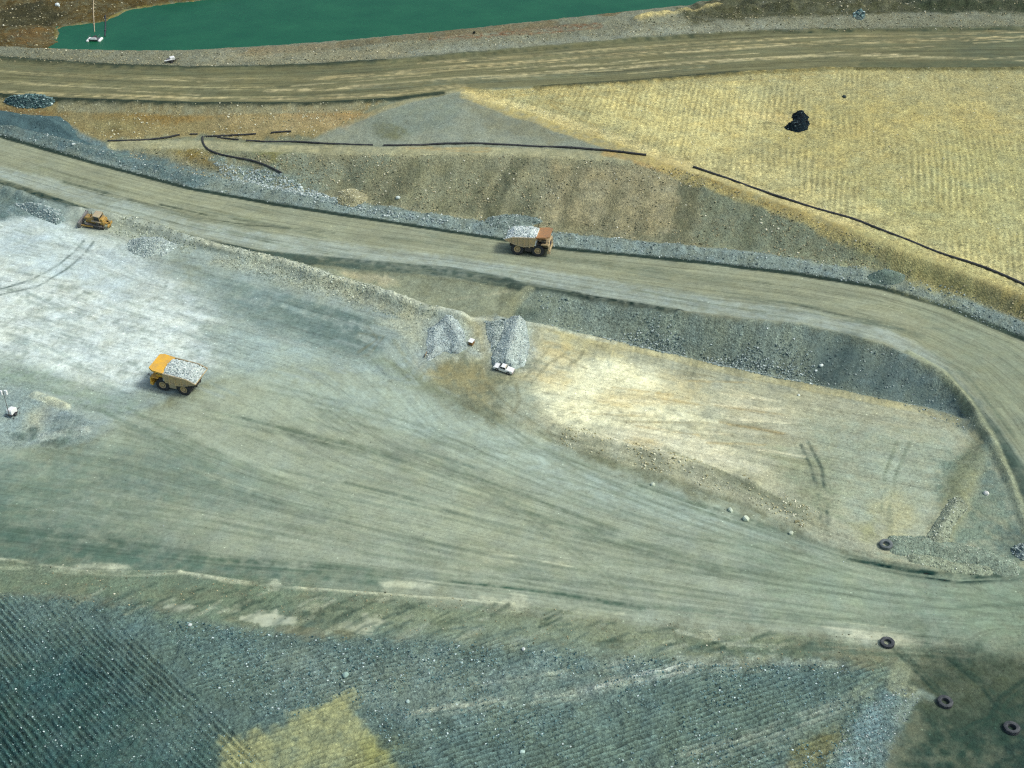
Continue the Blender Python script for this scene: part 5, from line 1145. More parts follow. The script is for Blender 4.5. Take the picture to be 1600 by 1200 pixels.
# ------------------------------------------------------------------ haul truck
def haul_truck(label, px, py, heading, m_body, m_canopy, m_side, scale=1.0):
    t = thing('haul_truck', label, 'haul truck', px, py, heading, 'loaded haul trucks on the mine roads', e=3.0)
    t.scale = (scale,) * 3
    W = 2.72
    ch = MB()
    for s in (-1, 1): ch.box(-4.3, 4.3, s * .75 - .18, s * .75 + .18, 1.25, 1.8)
    for x in (-4.1, -2.9, -1.2, .4, 1.6, 3.2): ch.box(x - .15, x + .15, -.6, .6, 1.35, 1.7)
    ch.box(-3.1, -1.5, -.75, .75, .85, 1.65)                          # rear axle case
    ch.lathe([(.02, -1.9), (.38, -1.9), (.45, -.6), (.45, .6), (.38, 1.9), (.02, 1.9)], 14, Matrix.Translation((-2.3, 0, 1.36)))
    ch.lathe([(.02, -1.7), (.26, -1.7), (.26, 1.7), (.02, 1.7)], 12, Matrix.Translation((2.25, 0, 1.36)))
    ch.build('chassis', M_DARK, t, bevel=.02)
    for y, o_ in ((2.1, 1), (-2.1, -1)): add_wheel(t, 2.25, y, 1.37, o_)
    for y, o_ in ((2.2, 1), (1.32, 1), (-2.2, -1), (-1.32, -1)): add_wheel(t, -2.3, y, 1.37, o_)
    hd = MB(); hd.prism([(2.2, 1.85), (4.62, 1.7), (4.62, 3.0), (4.4, 3.1), (2.2, 3.1)], -1.15, 1.15)
    hood = hd.build('engine_hood', m_body, t, bevel=.05)
    gr = MB(); gr.box(4.63, 4.70, -1.0, 1.0, 1.75, 2.95)
    for k in range(7): gr.box(4.70, 4.76, -.95, .95, 1.82 + k * .16, 1.88 + k * .16)
    gr.build('grille', M_DARK, t)
    bp_ = MB(); bp_.prism([(4.3, .85), (4.9, .95), (4.95, 1.45), (4.85, 1.65), (4.3, 1.6)], -2.45, 2.45); bp_.build('bumper', m_body, t, bevel=.04)
    for s in (-1, 1):
        hl = MB()
        for k in (0, 1): hl.lathe([(.02, 0), (.15, 0), (.17, -.1), (.02, -.12)], 12, Matrix.Translation((4.72, s * (1.45 + .38 * k), 2.0)) @ Matrix.Rotation(-math.pi / 2, 4, 'Z'))
        hl.build('headlight', M_LAMP, t)
        fe = MB(); fe.prism([(2.9, 3.02), (4.55, 3.02), (4.72, 2.75), (4.72, 1.75), (4.5, 1.75), (4.5, 2.65), (4.35, 2.88), (2.9, 2.88)], s * 1.16 if s > 0 else -2.62, 2.62 if s > 0 else -1.16)
        fe.build('fender_deck', m_body, t, bevel=.03)
        ld = MB()
        for q in (-.28, .28): ld.tube([(4.98, s * (1.9 + q), .7), (4.80, s * (1.9 + q), 3.0)], .04, 6)
        for k in range(8): ld.box(4.80 - .0 + .02 * (7 - k), 4.86 + .02 * (7 - k), s * 1.9 - .28, s * 1.9 + .28, .8 + k * .29, .84 + k * .29)
        ld.build('ladder', M_PALE, t)
    dk = MB(); dk.box(.9, 2.88, -2.55, 2.55, 2.9, 3.0); dk.build('walkway', M_DARK, t)
    cab = MB(); cab.prism([(1.75, 3.03), (3.5, 3.03), (3.55, 3.75), (3.35, 4.52), (1.75, 4.52)], .55, 2.2)
    c = cab.build('cab', m_body, t, bevel=.05)
    wdw = [([(2.0, 3.7), (2.55, 3.7), (2.55, 4.38), (2.0, 4.38)], 2.2), ([(2.68, 3.7), (3.44, 3.7), (3.28, 4.38), (2.68, 4.38)], 2.2), ([(2.0, 3.7), (2.55, 3.7), (2.55, 4.38), (2.0, 4.38)], .52), ([(2.68, 3.7), (3.44, 3.7), (3.28, 4.38), (2.68, 4.38)], .52)]
    for pr, y in wdw: MB().prism(pr, y, y + .03).build('window', M_GLASS, c)
    MB().add([(3.56, .68, 3.72), (3.56, 2.07, 3.72), (3.38, 2.07, 4.42), (3.38, .68, 4.42), (3.59, .68, 3.72), (3.59, 2.07, 3.72), (3.41, 2.07, 4.42), (3.41, .68, 4.42)],
             [(0, 3, 2, 1), (4, 5, 6, 7), (0, 1, 5, 4), (1, 2, 6, 5), (2, 3, 7, 6), (3, 0, 4, 7)]).build('windscreen', M_GLASS, c)
    rl = MB()
    path = [(4.45, -2.5, 3.02), (4.45, -2.5, 3.95), (4.45, .4, 3.95)]
    rl.tube(path, .035, 6); rl.tube([(4.45, -2.5, 3.5), (4.45, .4, 3.5)], .03, 6); rl.tube([(4.45, -2.5, 3.95), (2.2, -2.5, 3.95), (2.2, -2.5, 3.02)], .035, 6)
    for y in (-1.5, -.5, .4): rl.tube([(4.45, y, 3.02), (4.45, y, 3.95)], .03, 6)
    rl.build('handrail', M_PALE, t)
    MB().box(2.9, 3.9, -2.0, -1.2, 3.03, 3.7).build('control_cabinet', M_DARK, t, bevel=.04)  # coloured dark to stand in for the shaded gap under the canopy
    tk = MB(); tk.prism([(-.55, .95), (.75, .95), (.95, 1.15), (.95, 1.95), (.7, 2.1), (-.5, 2.1), (-.65, 1.9), (-.65, 1.1)], 1.15, 2.35); tk.build('fuel_tank', M_PALE, t, bevel=.05)
    tk = MB(); tk.prism([(-.55, .95), (.75, .95), (.95, 1.15), (.95, 1.95), (.7, 2.1), (-.5, 2.1), (-.65, 1.9), (-.65, 1.1)], -2.35, -1.15); tk.build('hydraulic_tank', M_DARK, t, bevel=.05)
    for s in (-1, 1):
        hc = MB(); hc.tube([(-.9, s * 1.0, 1.4), (.2, s * 1.0, 2.0)], .17, 10); hc.tube([(.2, s * 1.0, 2.0), (.75, s * 1.0, 2.3)], .10, 10); hc.build('hoist_cylinder', M_STEEL, t)
        mr = MB(); mr.tube([(4.3, s * 2.55, 3.0), (4.6, s * 2.75, 3.5), (4.6, s * 2.75, 3.7)], .03, 6); mr.box(4.58, 4.63, s * 2.75 - .15, s * 2.75 + .15, 3.55, 4.0); mr.build('mirror', M_DARK, t)
    # dump body
    side = [(1.2, 2.38), (-.9, 2.05), (-2.7, 2.35), (-5.05, 3.25), (-5.12, 3.42), (-3.3, 4.12), (1.65, 4.45)]
    fl = MB(); fl.prism([(1.2, 2.55), (-.9, 2.25), (-2.7, 2.55), (-5.1, 3.42), (-5.12, 3.22), (-2.7, 2.30), (-.9, 2.0), (1.2, 2.32)], -W + .16, W - .16)
    fl.prism([(1.15, 2.33), (1.70, 4.45), (1.92, 4.45), (1.40, 2.28)], -W, W)
    for s in (-1, 1):
        y0, y1 = (W - .16, W) if s > 0 else (-W, -W + .16)
        fl.prism(side, y0, y1)
    body = fl.build('dump_body', m_side, t, bevel=.03)
    for s in (-1, 1):
        rb = MB(); rb.tube([(-5.1, s * (W - .05), 3.42), (-3.3, s * (W - .05), 4.14), (1.7, s * (W - .05), 4.48)], .12, 8); rb.build('top_rail', M_PALE, body)
        for x in (-3.3, -2.0, -.8, .4):
            zt = 4.08 + (x + 3.3) * .066; zb = 2.10 if x > -1.5 else 2.15 + (-.9 - x) * .17 + .1
            q = MB(); q.box(x - .12, x + .12, W + .002 if s > 0 else -W - .12, W + .12 if s > 0 else -W - .002, zb, zt); q.build('rib', m_side, body, bevel=.02)
        q = MB(); q.prism([(1.1, 2.5), (-.9, 2.18), (-2.7, 2.48), (-4.9, 3.3), (-4.9, 3.45), (-2.7, 2.68), (-.9, 2.38), (1.1, 2.7)], W + .002 if s > 0 else -W - .08, W + .08 if s > 0 else -W - .002); q.build('lower_rail', M_PALE, body)
    zc = lambda x: 4.46 + (x - 1.7) * .13
    cp = MB()
    out = [(1.72, -W), (3.9, -W), (4.75, -W + .5), (4.75, W - .5), (3.9, W), (1.72, W)]
    n = len(out)
    cp.add([(x, y, zc(x)) for x, y in out] + [(x, y, zc(x) + .14) for x, y in out], [tuple(range(n))[::-1], tuple(range(n, 2 * n))] + [(i, (i + 1) % n, n + (i + 1) % n, n + i) for i in range(n)])
    for (xa, ya), (xb, yb) in zip(out, out[1:]):                      # turned-down lip
        d = Vector((xb - xa, yb - ya, 0)).normalized(); nn2 = Vector((-d.y, d.x, 0)) * .07
        cp.add([(xa, ya, zc(xa) - .22), (xb, yb, zc(xb) - .22), (xb + nn2.x, yb + nn2.y, zc(xb) - .22), (xa + nn2.x, ya + nn2.y, zc(xa) - .22), (xa, ya, zc(xa) + .16), (xb, yb, zc(xb) + .16), (xb + nn2.x, yb + nn2.y, zc(xb) + .16), (xa + nn2.x, ya + nn2.y, zc(xa) + .16)],
               [(0, 3, 2, 1), (4, 5, 6, 7), (0, 1, 5, 4), (1, 2, 6, 5), (2, 3, 7, 6), (3, 0, 4, 7)])
    cp.build('canopy', m_canopy, body, bevel=.03)
    return t
def truck_load(truck, label, col, pal, hump, seed):
    """heaped rock riding in the body: its own thing, placed in the truck's frame"""
    xs_, ys2 = np.linspace(-5.02, 1.86, 46), np.linspace(-2.55, 2.55, 36)
    X, Y = np.meshgrid(xs_, ys2)
    rail = np.where(X < -3.3, 3.42 + (X + 5.1) * .385, 4.12 + (X + 3.3) * .07)
    cr = np.clip(1 - (np.abs(Y) / 2.55) ** 2.4, 0, 1); ln = np.clip((X + 5.05) / 1.2, 0, 1) * np.clip((2.6 - X) / 2.2, .35, 1)
    Z = rail - .18 + hump * cr * (.35 + .65 * ln) + .22 * fbm(X.ravel() / .8 + seed, Y.ravel() / .8, seed, 3).reshape(X.shape)
    g = np.arange(X.size).reshape(X.shape)
    q = np.stack([g[:-1, :-1], g[:-1, 1:], g[1:, 1:], g[1:, :-1]], -1).reshape(-1, 4)
    # skirt and underside so the load is a closed body
    rim = list(g[0, :]) + list(g[1:, -1]) + list(g[-1, -2::-1]) + list(g[-2:0:-1, 0])
    co = np.stack([X.ravel(), Y.ravel(), Z.ravel()], -1)
    low = co[rim].copy(); low[:, 2] = np.interp(low[:, 0], [-5.1, -2.7, -.9, 1.9], [3.40, 2.6, 2.3, 2.6])
    b0 = len(co); co = np.vstack([co, low])
    sk = np.array([[rim[i], b0 + i, b0 + (i + 1) % len(rim), rim[(i + 1) % len(rim)]] for i in range(len(rim))])
    me = mesh_from('rock_load', co, np.vstack([q, sk]), MG)
    n = len(co)
    cc = np.ones((n, 4), np.float32); cc[:, :3] = np.array(alb(col)) * (1 + .25 * fbm(co[:, 0] / .9, co[:, 1] / .9, seed, 2))[:, None]
    at = me.attributes.new('soil', 'FLOAT_COLOR', 'POINT'); at.data.foreach_set('color', cc.ravel())
    at = me.attributes.new('texture_mix', 'FLOAT_VECTOR', 'POINT'); at.data.foreach_set('vector', np.tile(np.array((1.3, 0, 1.2), np.float32), (n, 1)).ravel())
    at = me.attributes.new('wheel_path', 'FLOAT_VECTOR', 'POINT')
    o = bpy.data.objects.new('rock_load', me); COL.objects.link(o)
    o.location = truck.location; o.rotation_euler = truck.rotation_euler; o.scale = truck.scale
    tag(o, label, 'rock load', 'rock loads in the haul trucks')
    k = RNG.choice(X.size, 900, replace=False); r = .05 + .15 * RNG.random(900) ** 2.5
    mr = rock_mesh('rubble', np.clip(X.ravel()[k], -4.85, 1.7), np.clip(Y.ravel()[k], -2.4, 2.4), Z.ravel()[k] + r * .25, r, pick(pal, 900))
    ro = bpy.data.objects.new('rubble', mr); COL.objects.link(ro); ro.parent = o; ro['kind'] = 'stuff'
t1 = haul_truck('bright yellow haul truck with grey rock load driving over the pale yard', 281, 602, 165, M_YEL, M_YEL, M_TAN, .94)
truck_load(t1, 'blue-grey broken rock heaped in the yellow haul truck', (184, 190, 192), PAL_LOAD, .9, 301)
t2 = haul_truck('dusty haul truck with rust-orange canopy and whitish load on the curving haul road', 827, 392, -10.5, M_TAN, M_ORG, M_TAN, .99)
truck_load(t2, 'whitish broken rock heaped in the haul truck with the rust-orange canopy', (210, 214, 216), PAL_LOAD, 1.35, 401)

# ------------------------------------------------------------------ bulldozer
def bulldozer():
    t = thing('bulldozer', 'yellow tracked bulldozer with raised cab at the top edge of the pale yard', 'bulldozer', 153, 352, 166, e=2.5)
    cs = [(1.95, .62, .55), (-1.75, .62, .55), (-.85, 1.62, .48)]
    def loop():
        pts_ = []
        order = [0, 2, 1]
        for a in range(3):
            c0, c1 = cs[order[a - 1]], cs[order[a]]; c2 = cs[order[(a + 1) % 3]]
            d0 = Vector((c1[0] - c0[0], c1[1] - c0[1])); d1 = Vector((c2[0] - c1[0], c2[1] - c1[1]))
            a0 = math.atan2(-d0.x, d0.y) + math.pi; a1 = math.atan2(-d1.x, d1.y) + math.pi
            while a1 < a0: a1 += 2 * math.pi
            for k in range(9):
                an = a0 + (a1 - a0) * k / 8
                pts_.append(Vector((c1[0] + c1[2] * math.cos(an), c1[1] + c1[2] * math.sin(an))))
        return pts_
    lp = loop()
    L = [(lp[(i + 1) % len(lp)] - lp[i]).length for i in range(len(lp))]; tot = sum(L)
    for s in (-1, 1):
        tr = MB(); yc = s * 1.2
        for k in range(44):
            d = tot * k / 44; i = 0
            while d > L[i]: d -= L[i]; i += 1
            p, q = lp[i], lp[(i + 1) % len(lp)]; u = (q - p).normalized(); c = p + u * d
            ang = math.atan2(u.y, u.x)
            M = Matrix.Translation((c.x, yc, c.y)) @ Matrix.Rotation(-ang, 4, 'Y')
            tr.box(-tot / 88 * .92, tot / 88 * .92, -.31, .31, -.05, .04, M); tr.box(-.03, .03, -.31, .31, -.13, -.05, M) if True else None
        track = tr.build('track', M_STEEL, t)
        for (x, z, r) in cs:
            w = MB(); w.lathe([(.05, -.16), (r - .07, -.16), (r - .07, .16), (.05, .16)], 18, Matrix.Translation((x, yc, z))); w.build('sprocket' if z > 1 else 'idler', M_DARK, track)
        fr = MB(); fr.prism([(-1.7, .45), (1.9, .45), (1.9, .85), (-.2, 1.0), (-1.7, .85)], yc - .2, yc + .2)
        for x in np.linspace(-1.3, 1.5, 6): fr.lathe([(.03, -.22), (.2, -.22), (.2, .22), (.03, .22)], 10, Matrix.Translation((x, yc, .32)))
        fr.build('track_frame', M_DARK, track)
        pa = MB(); pa.prism([(.2, .75), (3.0, .5), (3.0, .85), (.2, 1.05)], yc + s * .36 - .1, yc + s * .36 + .1); pa.build('push_arm', M_DOZ, t)
    bd = MB(); bd.box(-1.9, 2.3, -.7, .7, .7, 1.5); bd.prism([(-.1, 1.5), (2.45, 1.5), (2.5, 2.15), (2.2, 2.35), (-.1, 2.5)], -.62, .62)
    bd.box(-2.2, -1.35, -.95, .95, 1.35, 2.2)
    body = bd.build('body', M_DOZ, t, bevel=.05)
    g = MB(); g.box(2.48, 2.55, -.5, .5, 1.55, 2.15); g.build('grille', M_DARK, body)
    for y in (-.3, .3):
        e = MB(); e.tube([(1.0, y, 2.4), (1.0, y, 3.35), (.9, y, 3.45)], .08, 8); e.build('exhaust', M_DARK, body)
    ft = MB(); ft.prism([(-2.05, 1.9), (-1.3, 1.9), (-1.3, 2.75), (-1.85, 2.75), (-2.05, 2.5)], -.75, .75); ft.build('fuel_tank', M_DOZ, t, bevel=.06)
    cb = MB(); cb.prism([(-1.25, 1.7), (.05, 1.7), (.12, 2.4), (-.1, 3.3), (-1.2, 3.3)], -.78, .78); cab = cb.build('cab', M_DARK, t, bevel=.04)
    for s in (-1, 1):
        for a, b in ((-1.1, -.6), (-.5, -.05)):
            MB().box(a, b, s * .79 - .015, s * .79 + .015, 2.4, 3.15).build('window', M_GLASS, cab)
    MB().box(.02, .08, -.65, .65, 2.5, 3.15).build('windscreen', M_GLASS, cab)
    rf = MB(); rf.prism([(-1.45, 3.32), (.2, 3.32), (.25, 3.4), (.1, 3.5), (-1.4, 3.5)], -.95, .95); rf.build('roof', M_PALE, t, bevel=.04)
    for s in (-1, 1):
        rp_ = MB(); rp_.tube([(-1.35, s * .9, 1.7), (-1.35, s * .9, 3.35)], .1, 8); rp_.build('roll_post', M_DOZ, t)
        fd = MB(); fd.box(-1.6, .6, s * .95 - .28, s * .95 + .28, 2.06 if s else 0, 2.14); fd.build('fender', M_PALE, t)
    pr = []
    for k in range(9):
        a = -1.0 + 2.0 * k / 8; pr.append((3.05 + .55 * (1 - math.cos(a)) * 1.3, .1 + .85 * (math.sin(a) / math.sin(1.0) + 1)))
    bl = MB(); bl.prism(pr + [(x - .1, z) for x, z in pr[::-1]], -2.1, 2.1)
    for s in (-1, 1): bl.prism([(2.95, .1), (3.6, .1), (3.75, .8), (3.6, 1.75), (2.98, 1.7)], s * 2.1 - .04, s * 2.1 + .04)
    blade = bl.build('blade', M_STEEL, t)
    MB().box(3.45, 3.62, -2.1, 2.1, .02, .14).build('cutting_edge', M_DARK, blade)
    for s in (-1, 1):
        lc = MB(); lc.tube([(1.9, s * .75, 2.0), (2.95, s * .75, 1.2)], .08, 8); lc.build('lift_cylinder', M_STEEL, t)
    rp2 = MB(); rp2.box(-3.0, -2.2, -.15, .15, 1.2, 1.45); rp2.box(-3.2, -2.9, -1.0, 1.0, .9, 1.35); rp2.tube([(-2.1, .5, 1.9), (-3.0, .5, 1.35)], .08, 8); rp2.tube([(-2.1, -.5, 1.9), (-3.0, -.5, 1.35)], .08, 8)
    rip = rp2.build('ripper', M_DOZ, t, bevel=.03)
    sh = MB(); sh.prism([(-3.25, 1.9), (-2.95, 1.9), (-2.98, .7), (-2.75, .12), (-3.0, .15), (-3.25, .7)], -.1, .1); sh.build('shank', M_DOZ, rip)
bulldozer()

# ------------------------------------------------------------------ pickup
def pickup():
    t = thing('pickup_truck', 'white double-cab pickup parked at the foot of the grey rock tongue', 'pickup truck', 787, 579, 158, e=1.5); t.scale = (.76, .76, .76)
    b = MB(); b.prism([(-2.6, .55), (-2.6, 1.08), (-.72, 1.08), (-.72, 1.12), (1.22, 1.12), (2.35, 1.02), (2.58, .85), (2.6, .5), (2.1, .42), (-2.2, .42)], -.9, .9)
    body = b.build('body', M_WHITE, t, bevel=.06)
    c = MB(); x0, x1, X0, X1, z0, z1 = -.75, 1.28, -.62, .58, 1.1, 1.76
    c.add([(x0, -.86, z0), (x1, -.86, z0), (x1, .86, z0), (x0, .86, z0), (X0, -.7, z1), (X1, -.7, z1), (X1, .7, z1), (X0, .7, z1)], [(0, 3, 2, 1), (4, 5, 6, 7), (0, 1, 5, 4), (1, 2, 6, 5), (2, 3, 7, 6), (3, 0, 4, 7)])
    cab = c.build('cab', M_WHITE, t, bevel=.05)
    def panel(q, name='window'):
        q = [Vector(p) for p in q]; n = (q[1] - q[0]).cross(q[3] - q[0]).normalized() * .02
        MB().add([p - n for p in q] + [p + n for p in q], [(0, 3, 2, 1), (4, 5, 6, 7), (0, 1, 5, 4), (1, 2, 6, 5), (2, 3, 7, 6), (3, 0, 4, 7)]).build(name, M_GLASS, cab)
    for s in (-1, 1):
        y = lambda z: s * (.86 - .16 * (z - z0) / (z1 - z0) + .012)
        for a, b_, a2, b2 in ((-.62, .15, -.54, .15), (.25, 1.08, .25, .56)):
            panel([(a, y(1.18), 1.18), (b_, y(1.18), 1.18), (b2, y(1.66), 1.66), (a2, y(1.66), 1.66)])
    panel([(1.24, -.72, 1.16), (1.24, .72, 1.16), (.66, .62, 1.71), (.66, -.62, 1.71)], 'windscreen')
    panel([(-.745, .7, 1.2), (-.745, -.7, 1.2), (-.655, -.6, 1.66), (-.655, .6, 1.66)], 'rear_window')
    MB().prism([(-2.56, 1.09), (-.82, 1.09), (-.82, 1.24), (-2.5, 1.2)], -.84, .84).build('bed_cover', M_WHITE, t, bevel=.04)
    wt, wr = tyre_mesh('tyre', .39, .22, .26, M_RUB, 14, 20), rim_mesh('rim', .22, .26, M_STEEL)
    for x in (1.55, -1.5):
        for s in (-1, 1):
            add_wheel(t, x, s * .80, .39, s, wt, wr)
            ar = MB(); ar.lathe([(.40, -.04), (.50, -.04), (.50, .04), (.40, .04)], 20, Matrix.Translation((x, s * .885, .42))); ar.build('wheel_arch', M_DARK, body)
    MB().box(2.55, 2.72, -.88, .88, .42, .66).build('front_bumper', M_WHITE, t, bevel=.03)
    MB().box(-2.75, -2.58, -.85, .85, .45, .6).build('rear_bumper', M_STEEL, t, bevel=.03)
    MB().box(2.57, 2.62, -.5, .5, .68, .86).build('grille', M_DARK, t)
    for s in (-1, 1):
        MB().box(2.52, 2.61, s * .7 - .15, s * .7 + .15, .7, .88).build('headlight', M_LAMP, t)
        MB().box(-2.64, -2.58, s * .8 - .08, s * .8 + .08, .72, 1.02).build('tail_light', M_RED, t)
        MB().box(.98, 1.1, s * 1.0 - .09, s * 1.0 + .09, 1.12, 1.3).build('mirror', M_DARK, t)
    MB().tube([(-.55, -.6, 1.76), (-.55, .6, 1.76)], .05, 8).build('beacon_bar', M_YEL, t)
pickup()

# ------------------------------------------------------------------ scrap tyres
M_RUBDUST = flat_mat('dusty_tyre_rubber', (.11, .135, .135), .95, .1, dirt=(.22, .26, .25), dirt_amt=.8, scale=1.6)
RT2 = tyre_mesh('scrap_tyre', 1.03, .56, .66, M_RUBDUST, 26, 40)
RT = tyre_mesh('scrap_tyre', 1.03, .56, .66, M_RUBOLD, 26, 40)
for px, py, lab, k in [(1384, 853, 'grey weathered tyre lying alone beside the windrow on the tan bench', 1.0), (1386, 1006, 'black tyre lying on the pale verge at the near edge of the widest road', .97),
                       (1476, 1099, 'middle black tyre of the three along the bottom right corner', 1.0), (1580, 1140, 'lowest black tyre, in the dark bottom right corner', 1.02)]:
    p = gp(px, py); o = bpy.data.objects.new('scrap_tyre', RT2 if py < 900 else RT); COL.objects.link(o)
    n = terrain_normal(p[0], p[1], 1.0)
    o.rotation_euler = (n.to_track_quat('Z', 'Y').to_matrix() @ Matrix.Rotation(R(90), 3, 'X')).to_euler(); o.scale = (k, 1, k)
    n = (n + Vector((random.uniform(-.07, .07), random.uniform(-.07, .07), 0))).normalized()
    o.rotation_euler = (n.to_track_quat('Z', 'Y').to_matrix() @ Matrix.Rotation(random.uniform(0, 6), 3, 'Z') @ Matrix.Rotation(R(90), 3, 'X')).to_euler()
    o.location = Vector((p[0], p[1], float(height(p[0], p[1])))) + n * random.uniform(.18, .3)
    tag(o, lab, 'tyre', 'scrap tyres marking the road edge')

# ------------------------------------------------------------------ pipes
def pipe(line, label, r=.23, group='black plastic pipes on the bench', mat=None, name='pipe'):
    p = gpl(line); out = [p[0]]
    for a, b in zip(p[:-1], p[1:]):
        n = max(1, int(np.linalg.norm(b - a) / 1.0))
        out += [a + (b - a) * i / n for i in range(1, n + 1)]
    out = np.array(out)
    for _ in range(6):
        q = out.copy(); q[1:-1] = .25 * out[:-2] + .5 * out[1:-1] + .25 * out[2:]; out = q
    z = height(out[:, 0], out[:, 1])
    for _ in range(5):
        q = z.copy(); q[1:-1] = .25 * z[:-2] + .5 * z[1:-1] + .25 * z[2:]; z = q
    jx = .30 * vnoise(np.arange(len(out)) / 5.0, np.full(len(out), line[0][0] * .37), 3); bury = np.clip(.55 + 1.2 * vnoise(np.arange(len(out)) / 7.0, np.full(len(out), line[0][1] * .61), 4), -.15, .9)
    path = [(x + a * .6, y + a, zz + r * b) for (x, y), zz, a, b in zip(out, z, jx, bury)]
    m = MB(); m.tube(path, r, 10); o = m.build(name, mat or M_PIPE, None, smooth=True)
    tag(o, label, 'pipe', group)
    step = 12
    for i in range(step // 2, len(path) - 1, step):
        a, b = Vector(path[i]), Vector(path[i + 1]); d = (b - a).normalized()
        MB().tube([a - d * .12, a + d * .12], r * 1.28, 10).build('coupling', mat or M_PIPE, o)
    return o
pipe([(168, 221), (230, 219), (262, 216), (281, 211)], 'black pipe lying left of the pipe junction, behind the windrow')
pipe([(297, 210), (309, 210)], 'very short black pipe offcut at the pipe junction', .2)
pipe([(320, 214), (350, 213), (376, 212), (400, 210)], 'straight black pipe leading up right from the junction')
pipe([(340, 215), (356, 217), (373, 219)], 'short black pipe just below the straight junction pipe', .2)
pipe([(424, 208), (440, 206), (455, 206)], 'thin black pipe piece alone on the orange-brown ground', .2)
pipe([(384, 221), (450, 222), (530, 225), (583, 227)], 'black pipe along the bench ending before the grey triangular slope')
pipe([(599, 228), (650, 227), (700, 225), (760, 225), (830, 229), (900, 232), (960, 237), (1010, 243)], 'long black pipe along the foot of the grey triangular slope', .25)
pipe([(317, 214), (316, 225), (325, 236), (345, 243), (390, 249), (415, 258), (440, 271)], 'hooked black pipe bending downhill from the junction')
pipe([(1083, 262), (1130, 277), (1200, 302), (1280, 328), (1330, 340), (1380, 360), (1450, 388), (1540, 420), (1600, 445), (1720, 500)], 'longest black pipe, edging the straw-yellow ripped field', .26)

# ------------------------------------------------------------------ things on and by the pond
WATER = 19.5
def pond_thing(name, label, cat, px, py, rot):
    p = unproj(px, py, WATER)
    o = bpy.data.objects.new(name, None); COL.objects.link(o); o.location = p; o.rotation_euler = (0, 0, R(rot))
    return tag(o, label, cat)
po = pond_thing('pump_pontoon', 'white twin-float pump pontoon on the green pond', 'pontoon', 148, 63, 0)
for s in (-1, 1):
    m = MB(); m.tube([(s * 1.75, -1.7, .15), (s * 1.75, -1.5, .15), (s * 1.75, 1.5, .15), (s * 1.75, 1.7, .15)], [.2, .42, .42, .2], 12); m.build('float', M_WHITE, po, smooth=True)
m = MB(); m.box(-1.5, 1.5, -1.2, 1.2, .35, .5); m.build('deck', M_STEEL, po)
m = MB(); m.box(-.9, .9, -1.35, -.75, .5, 1.05); m.build('cover', M_WHITE, po, bevel=.05)
m = MB(); m.box(-.45, .45, -.5, .9, .5, 1.1); m.tube([(0, .2, 1.0), (0, 1.5, 1.0), (0, 2.2, .5)], .16, 8); m.build('pump', M_DARK, po, bevel=.03)
m = MB()
for x in (-1.4, 1.4): m.tube([(x, -1.15, .5), (x, -1.15, 1.35), (x, 1.15, 1.35), (x, 1.15, .5)], .04, 6)
m.build('handrail', M_STEEL, po)
def float_pipe(pp, label, r, mat):
    path = []
    for a, b in zip(pp[:-1], pp[1:]):
        A, B = unproj(a[0], a[1], WATER), unproj(b[0], b[1], WATER); n = max(2, int(np.linalg.norm(B - A) / 3))
        path += [A + (B - A) * i / n for i in range(n)]
    path.append(unproj(pp[-1][0], pp[-1][1], WATER))
    path = [(p[0], p[1], max(WATER + r * .5, float(height(p[0], p[1])) + r * .8)) for p in path]
    o = MB().tube(path, r, 8).build('pipe', mat, None, smooth=True); tag(o, label, 'pipe')
    for i in range(2, len(path) - 1, 4):
        a, b = Vector(path[i]), Vector(path[i + 1]); d = (b - a).normalized()
        MB().tube([a - d * .3, a + d * .3], r * 1.7, 8).build('float_collar', mat, o)
float_pipe([(148, 50), (147, 38), (147, 20), (150, 4), (154, -14)], 'pale discharge pipe running from the pontoon up the far shore', .14, M_PALE)
float_pipe([(164, 57), (165, 44), (165, 27)], 'dark mooring boom in the pond beside the pontoon', .2, M_PIPE)
# small trailer on the pond bank
t = thing('pump_trailer', 'small white-topped trailer on the bank between pond and top road', 'trailer', 268, 97, 25, e=1.5)
m = MB(); m.box(-1.2, 1.2, -.6, .6, .55, .7); m.box(1.2, 2.4, -.06, .06, .5, .62); m.build('frame', M_DARK, t)
m = MB(); m.prism([(-.2, .7), (1.1, .7), (1.1, 1.35), (.9, 1.5), (-.2, 1.5)], -.5, .5); m.build('hood', M_WHITE, t, bevel=.05)
m = MB(); m.tube([(-1.9, -.35, .95), (.2, -.62, 1.0)], .14, 8); m.build('stowed_mast', M_WHITE, t)
m = MB(); m.box(-1.15, -.3, -.5, .5, .7, 1.1); m.build('fuel_tank', M_STEEL, t, bevel=.03)
wt2, wr2 = tyre_mesh('tyre', .34, .19, .22, M_RUB, 12, 18), rim_mesh('rim', .19, .22, M_STEEL)
for s in (-1, 1): add_wheel(t, 0, s * .75, .34, s, wt2, wr2)

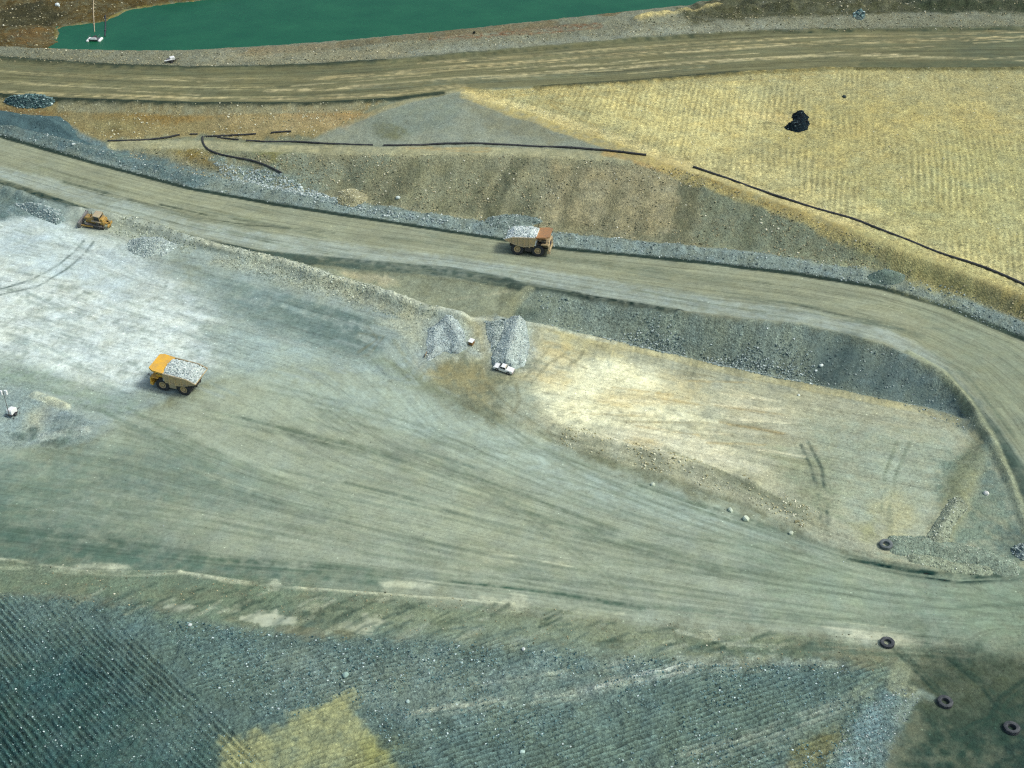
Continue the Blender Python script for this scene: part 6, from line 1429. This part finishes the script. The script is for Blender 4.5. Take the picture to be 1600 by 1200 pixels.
# ------------------------------------------------------------------ lighting tower
t = thing('lighting_tower', 'white trailer lighting tower with four lamps on a thin mast at left edge', 'lighting tower', 20, 648, 70, tilt=False)
m = MB(); m.prism([(-.75, .45), (.75, .45), (.75, 1.15), (.6, 1.35), (-.6, 1.35), (-.75, 1.15)], -.55, .55); m.build('housing', M_WHITE, t, bevel=.05)
m = MB(); m.box(-.95, .95, -.6, .6, .36, .45); m.box(.95, 1.9, -.05, .05, .36, .45); m.build('frame', M_DARK, t)
for s in (-1, 1): add_wheel(t, 0, s * .72, .34, s, wt2, wr2)
for sx2, sy2 in ((-.85, -.9), (-.85, .9), (.85, -.9), (.85, .9)):
    m = MB(); m.tube([(sx2, sy2 * .55, .42), (sx2, sy2, .42), (sx2, sy2, .02)], .04, 6); m.box(sx2 - .12, sx2 + .12, sy2 - .12, sy2 + .12, 0, .04); m.build('outrigger', M_STEEL, t)
m = MB(); m.tube([(-.8, 0, .5), (-.8, 0, 2.6)], .075, 8); m.tube([(-.8, 0, 2.6), (-.8, 0, 5.2)], .05, 8); mast = m.build('mast', M_STEEL, t)
m = MB(); m.tube([(-.95, .32, 4.95), (-.64, -.32, 4.95)], .03, 6); m.tube([(-.95, .32, 5.4), (-.64, -.32, 5.4)], .03, 6); m.tube([(-.8, 0, 4.9), (-.8, 0, 5.45)], .03, 6); m.build('crossbar', M_STEEL, mast)
for (x, y) in ((-.97, .38), (-.62, -.38)):
    for z in (4.95, 5.42):
        m = MB(); m.box(x - .2, x + .2, y - .28, y + .28, z - .19, z + .19, tx=.03, ty=.04); m.build('lamp_head', M_LAMP, mast, bevel=.02)

# ------------------------------------------------------------------ white-topped box and a board near the pickup
t = thing('site_box', 'small brown box with a white lid between the grey rock piles', 'box', 737, 537, 62, e=.8)
MB().box(-.5, .5, -.42, .42, .0, .85).build('box_body', M_BROWN, t, bevel=.02)
MB().box(-.56, .56, -.48, .48, .852, .95).build('lid', M_WHITE, t, bevel=.02)
t = thing('leaning_board', 'narrow yellowish board standing at the left foot of the grey pile', 'board', 664, 556, 75, e=.8)
MB().box(-.55, .55, -.05, .05, .0, .8, Matrix.Rotation(R(18), 4, 'X')).build('board', M_BROWN, t)
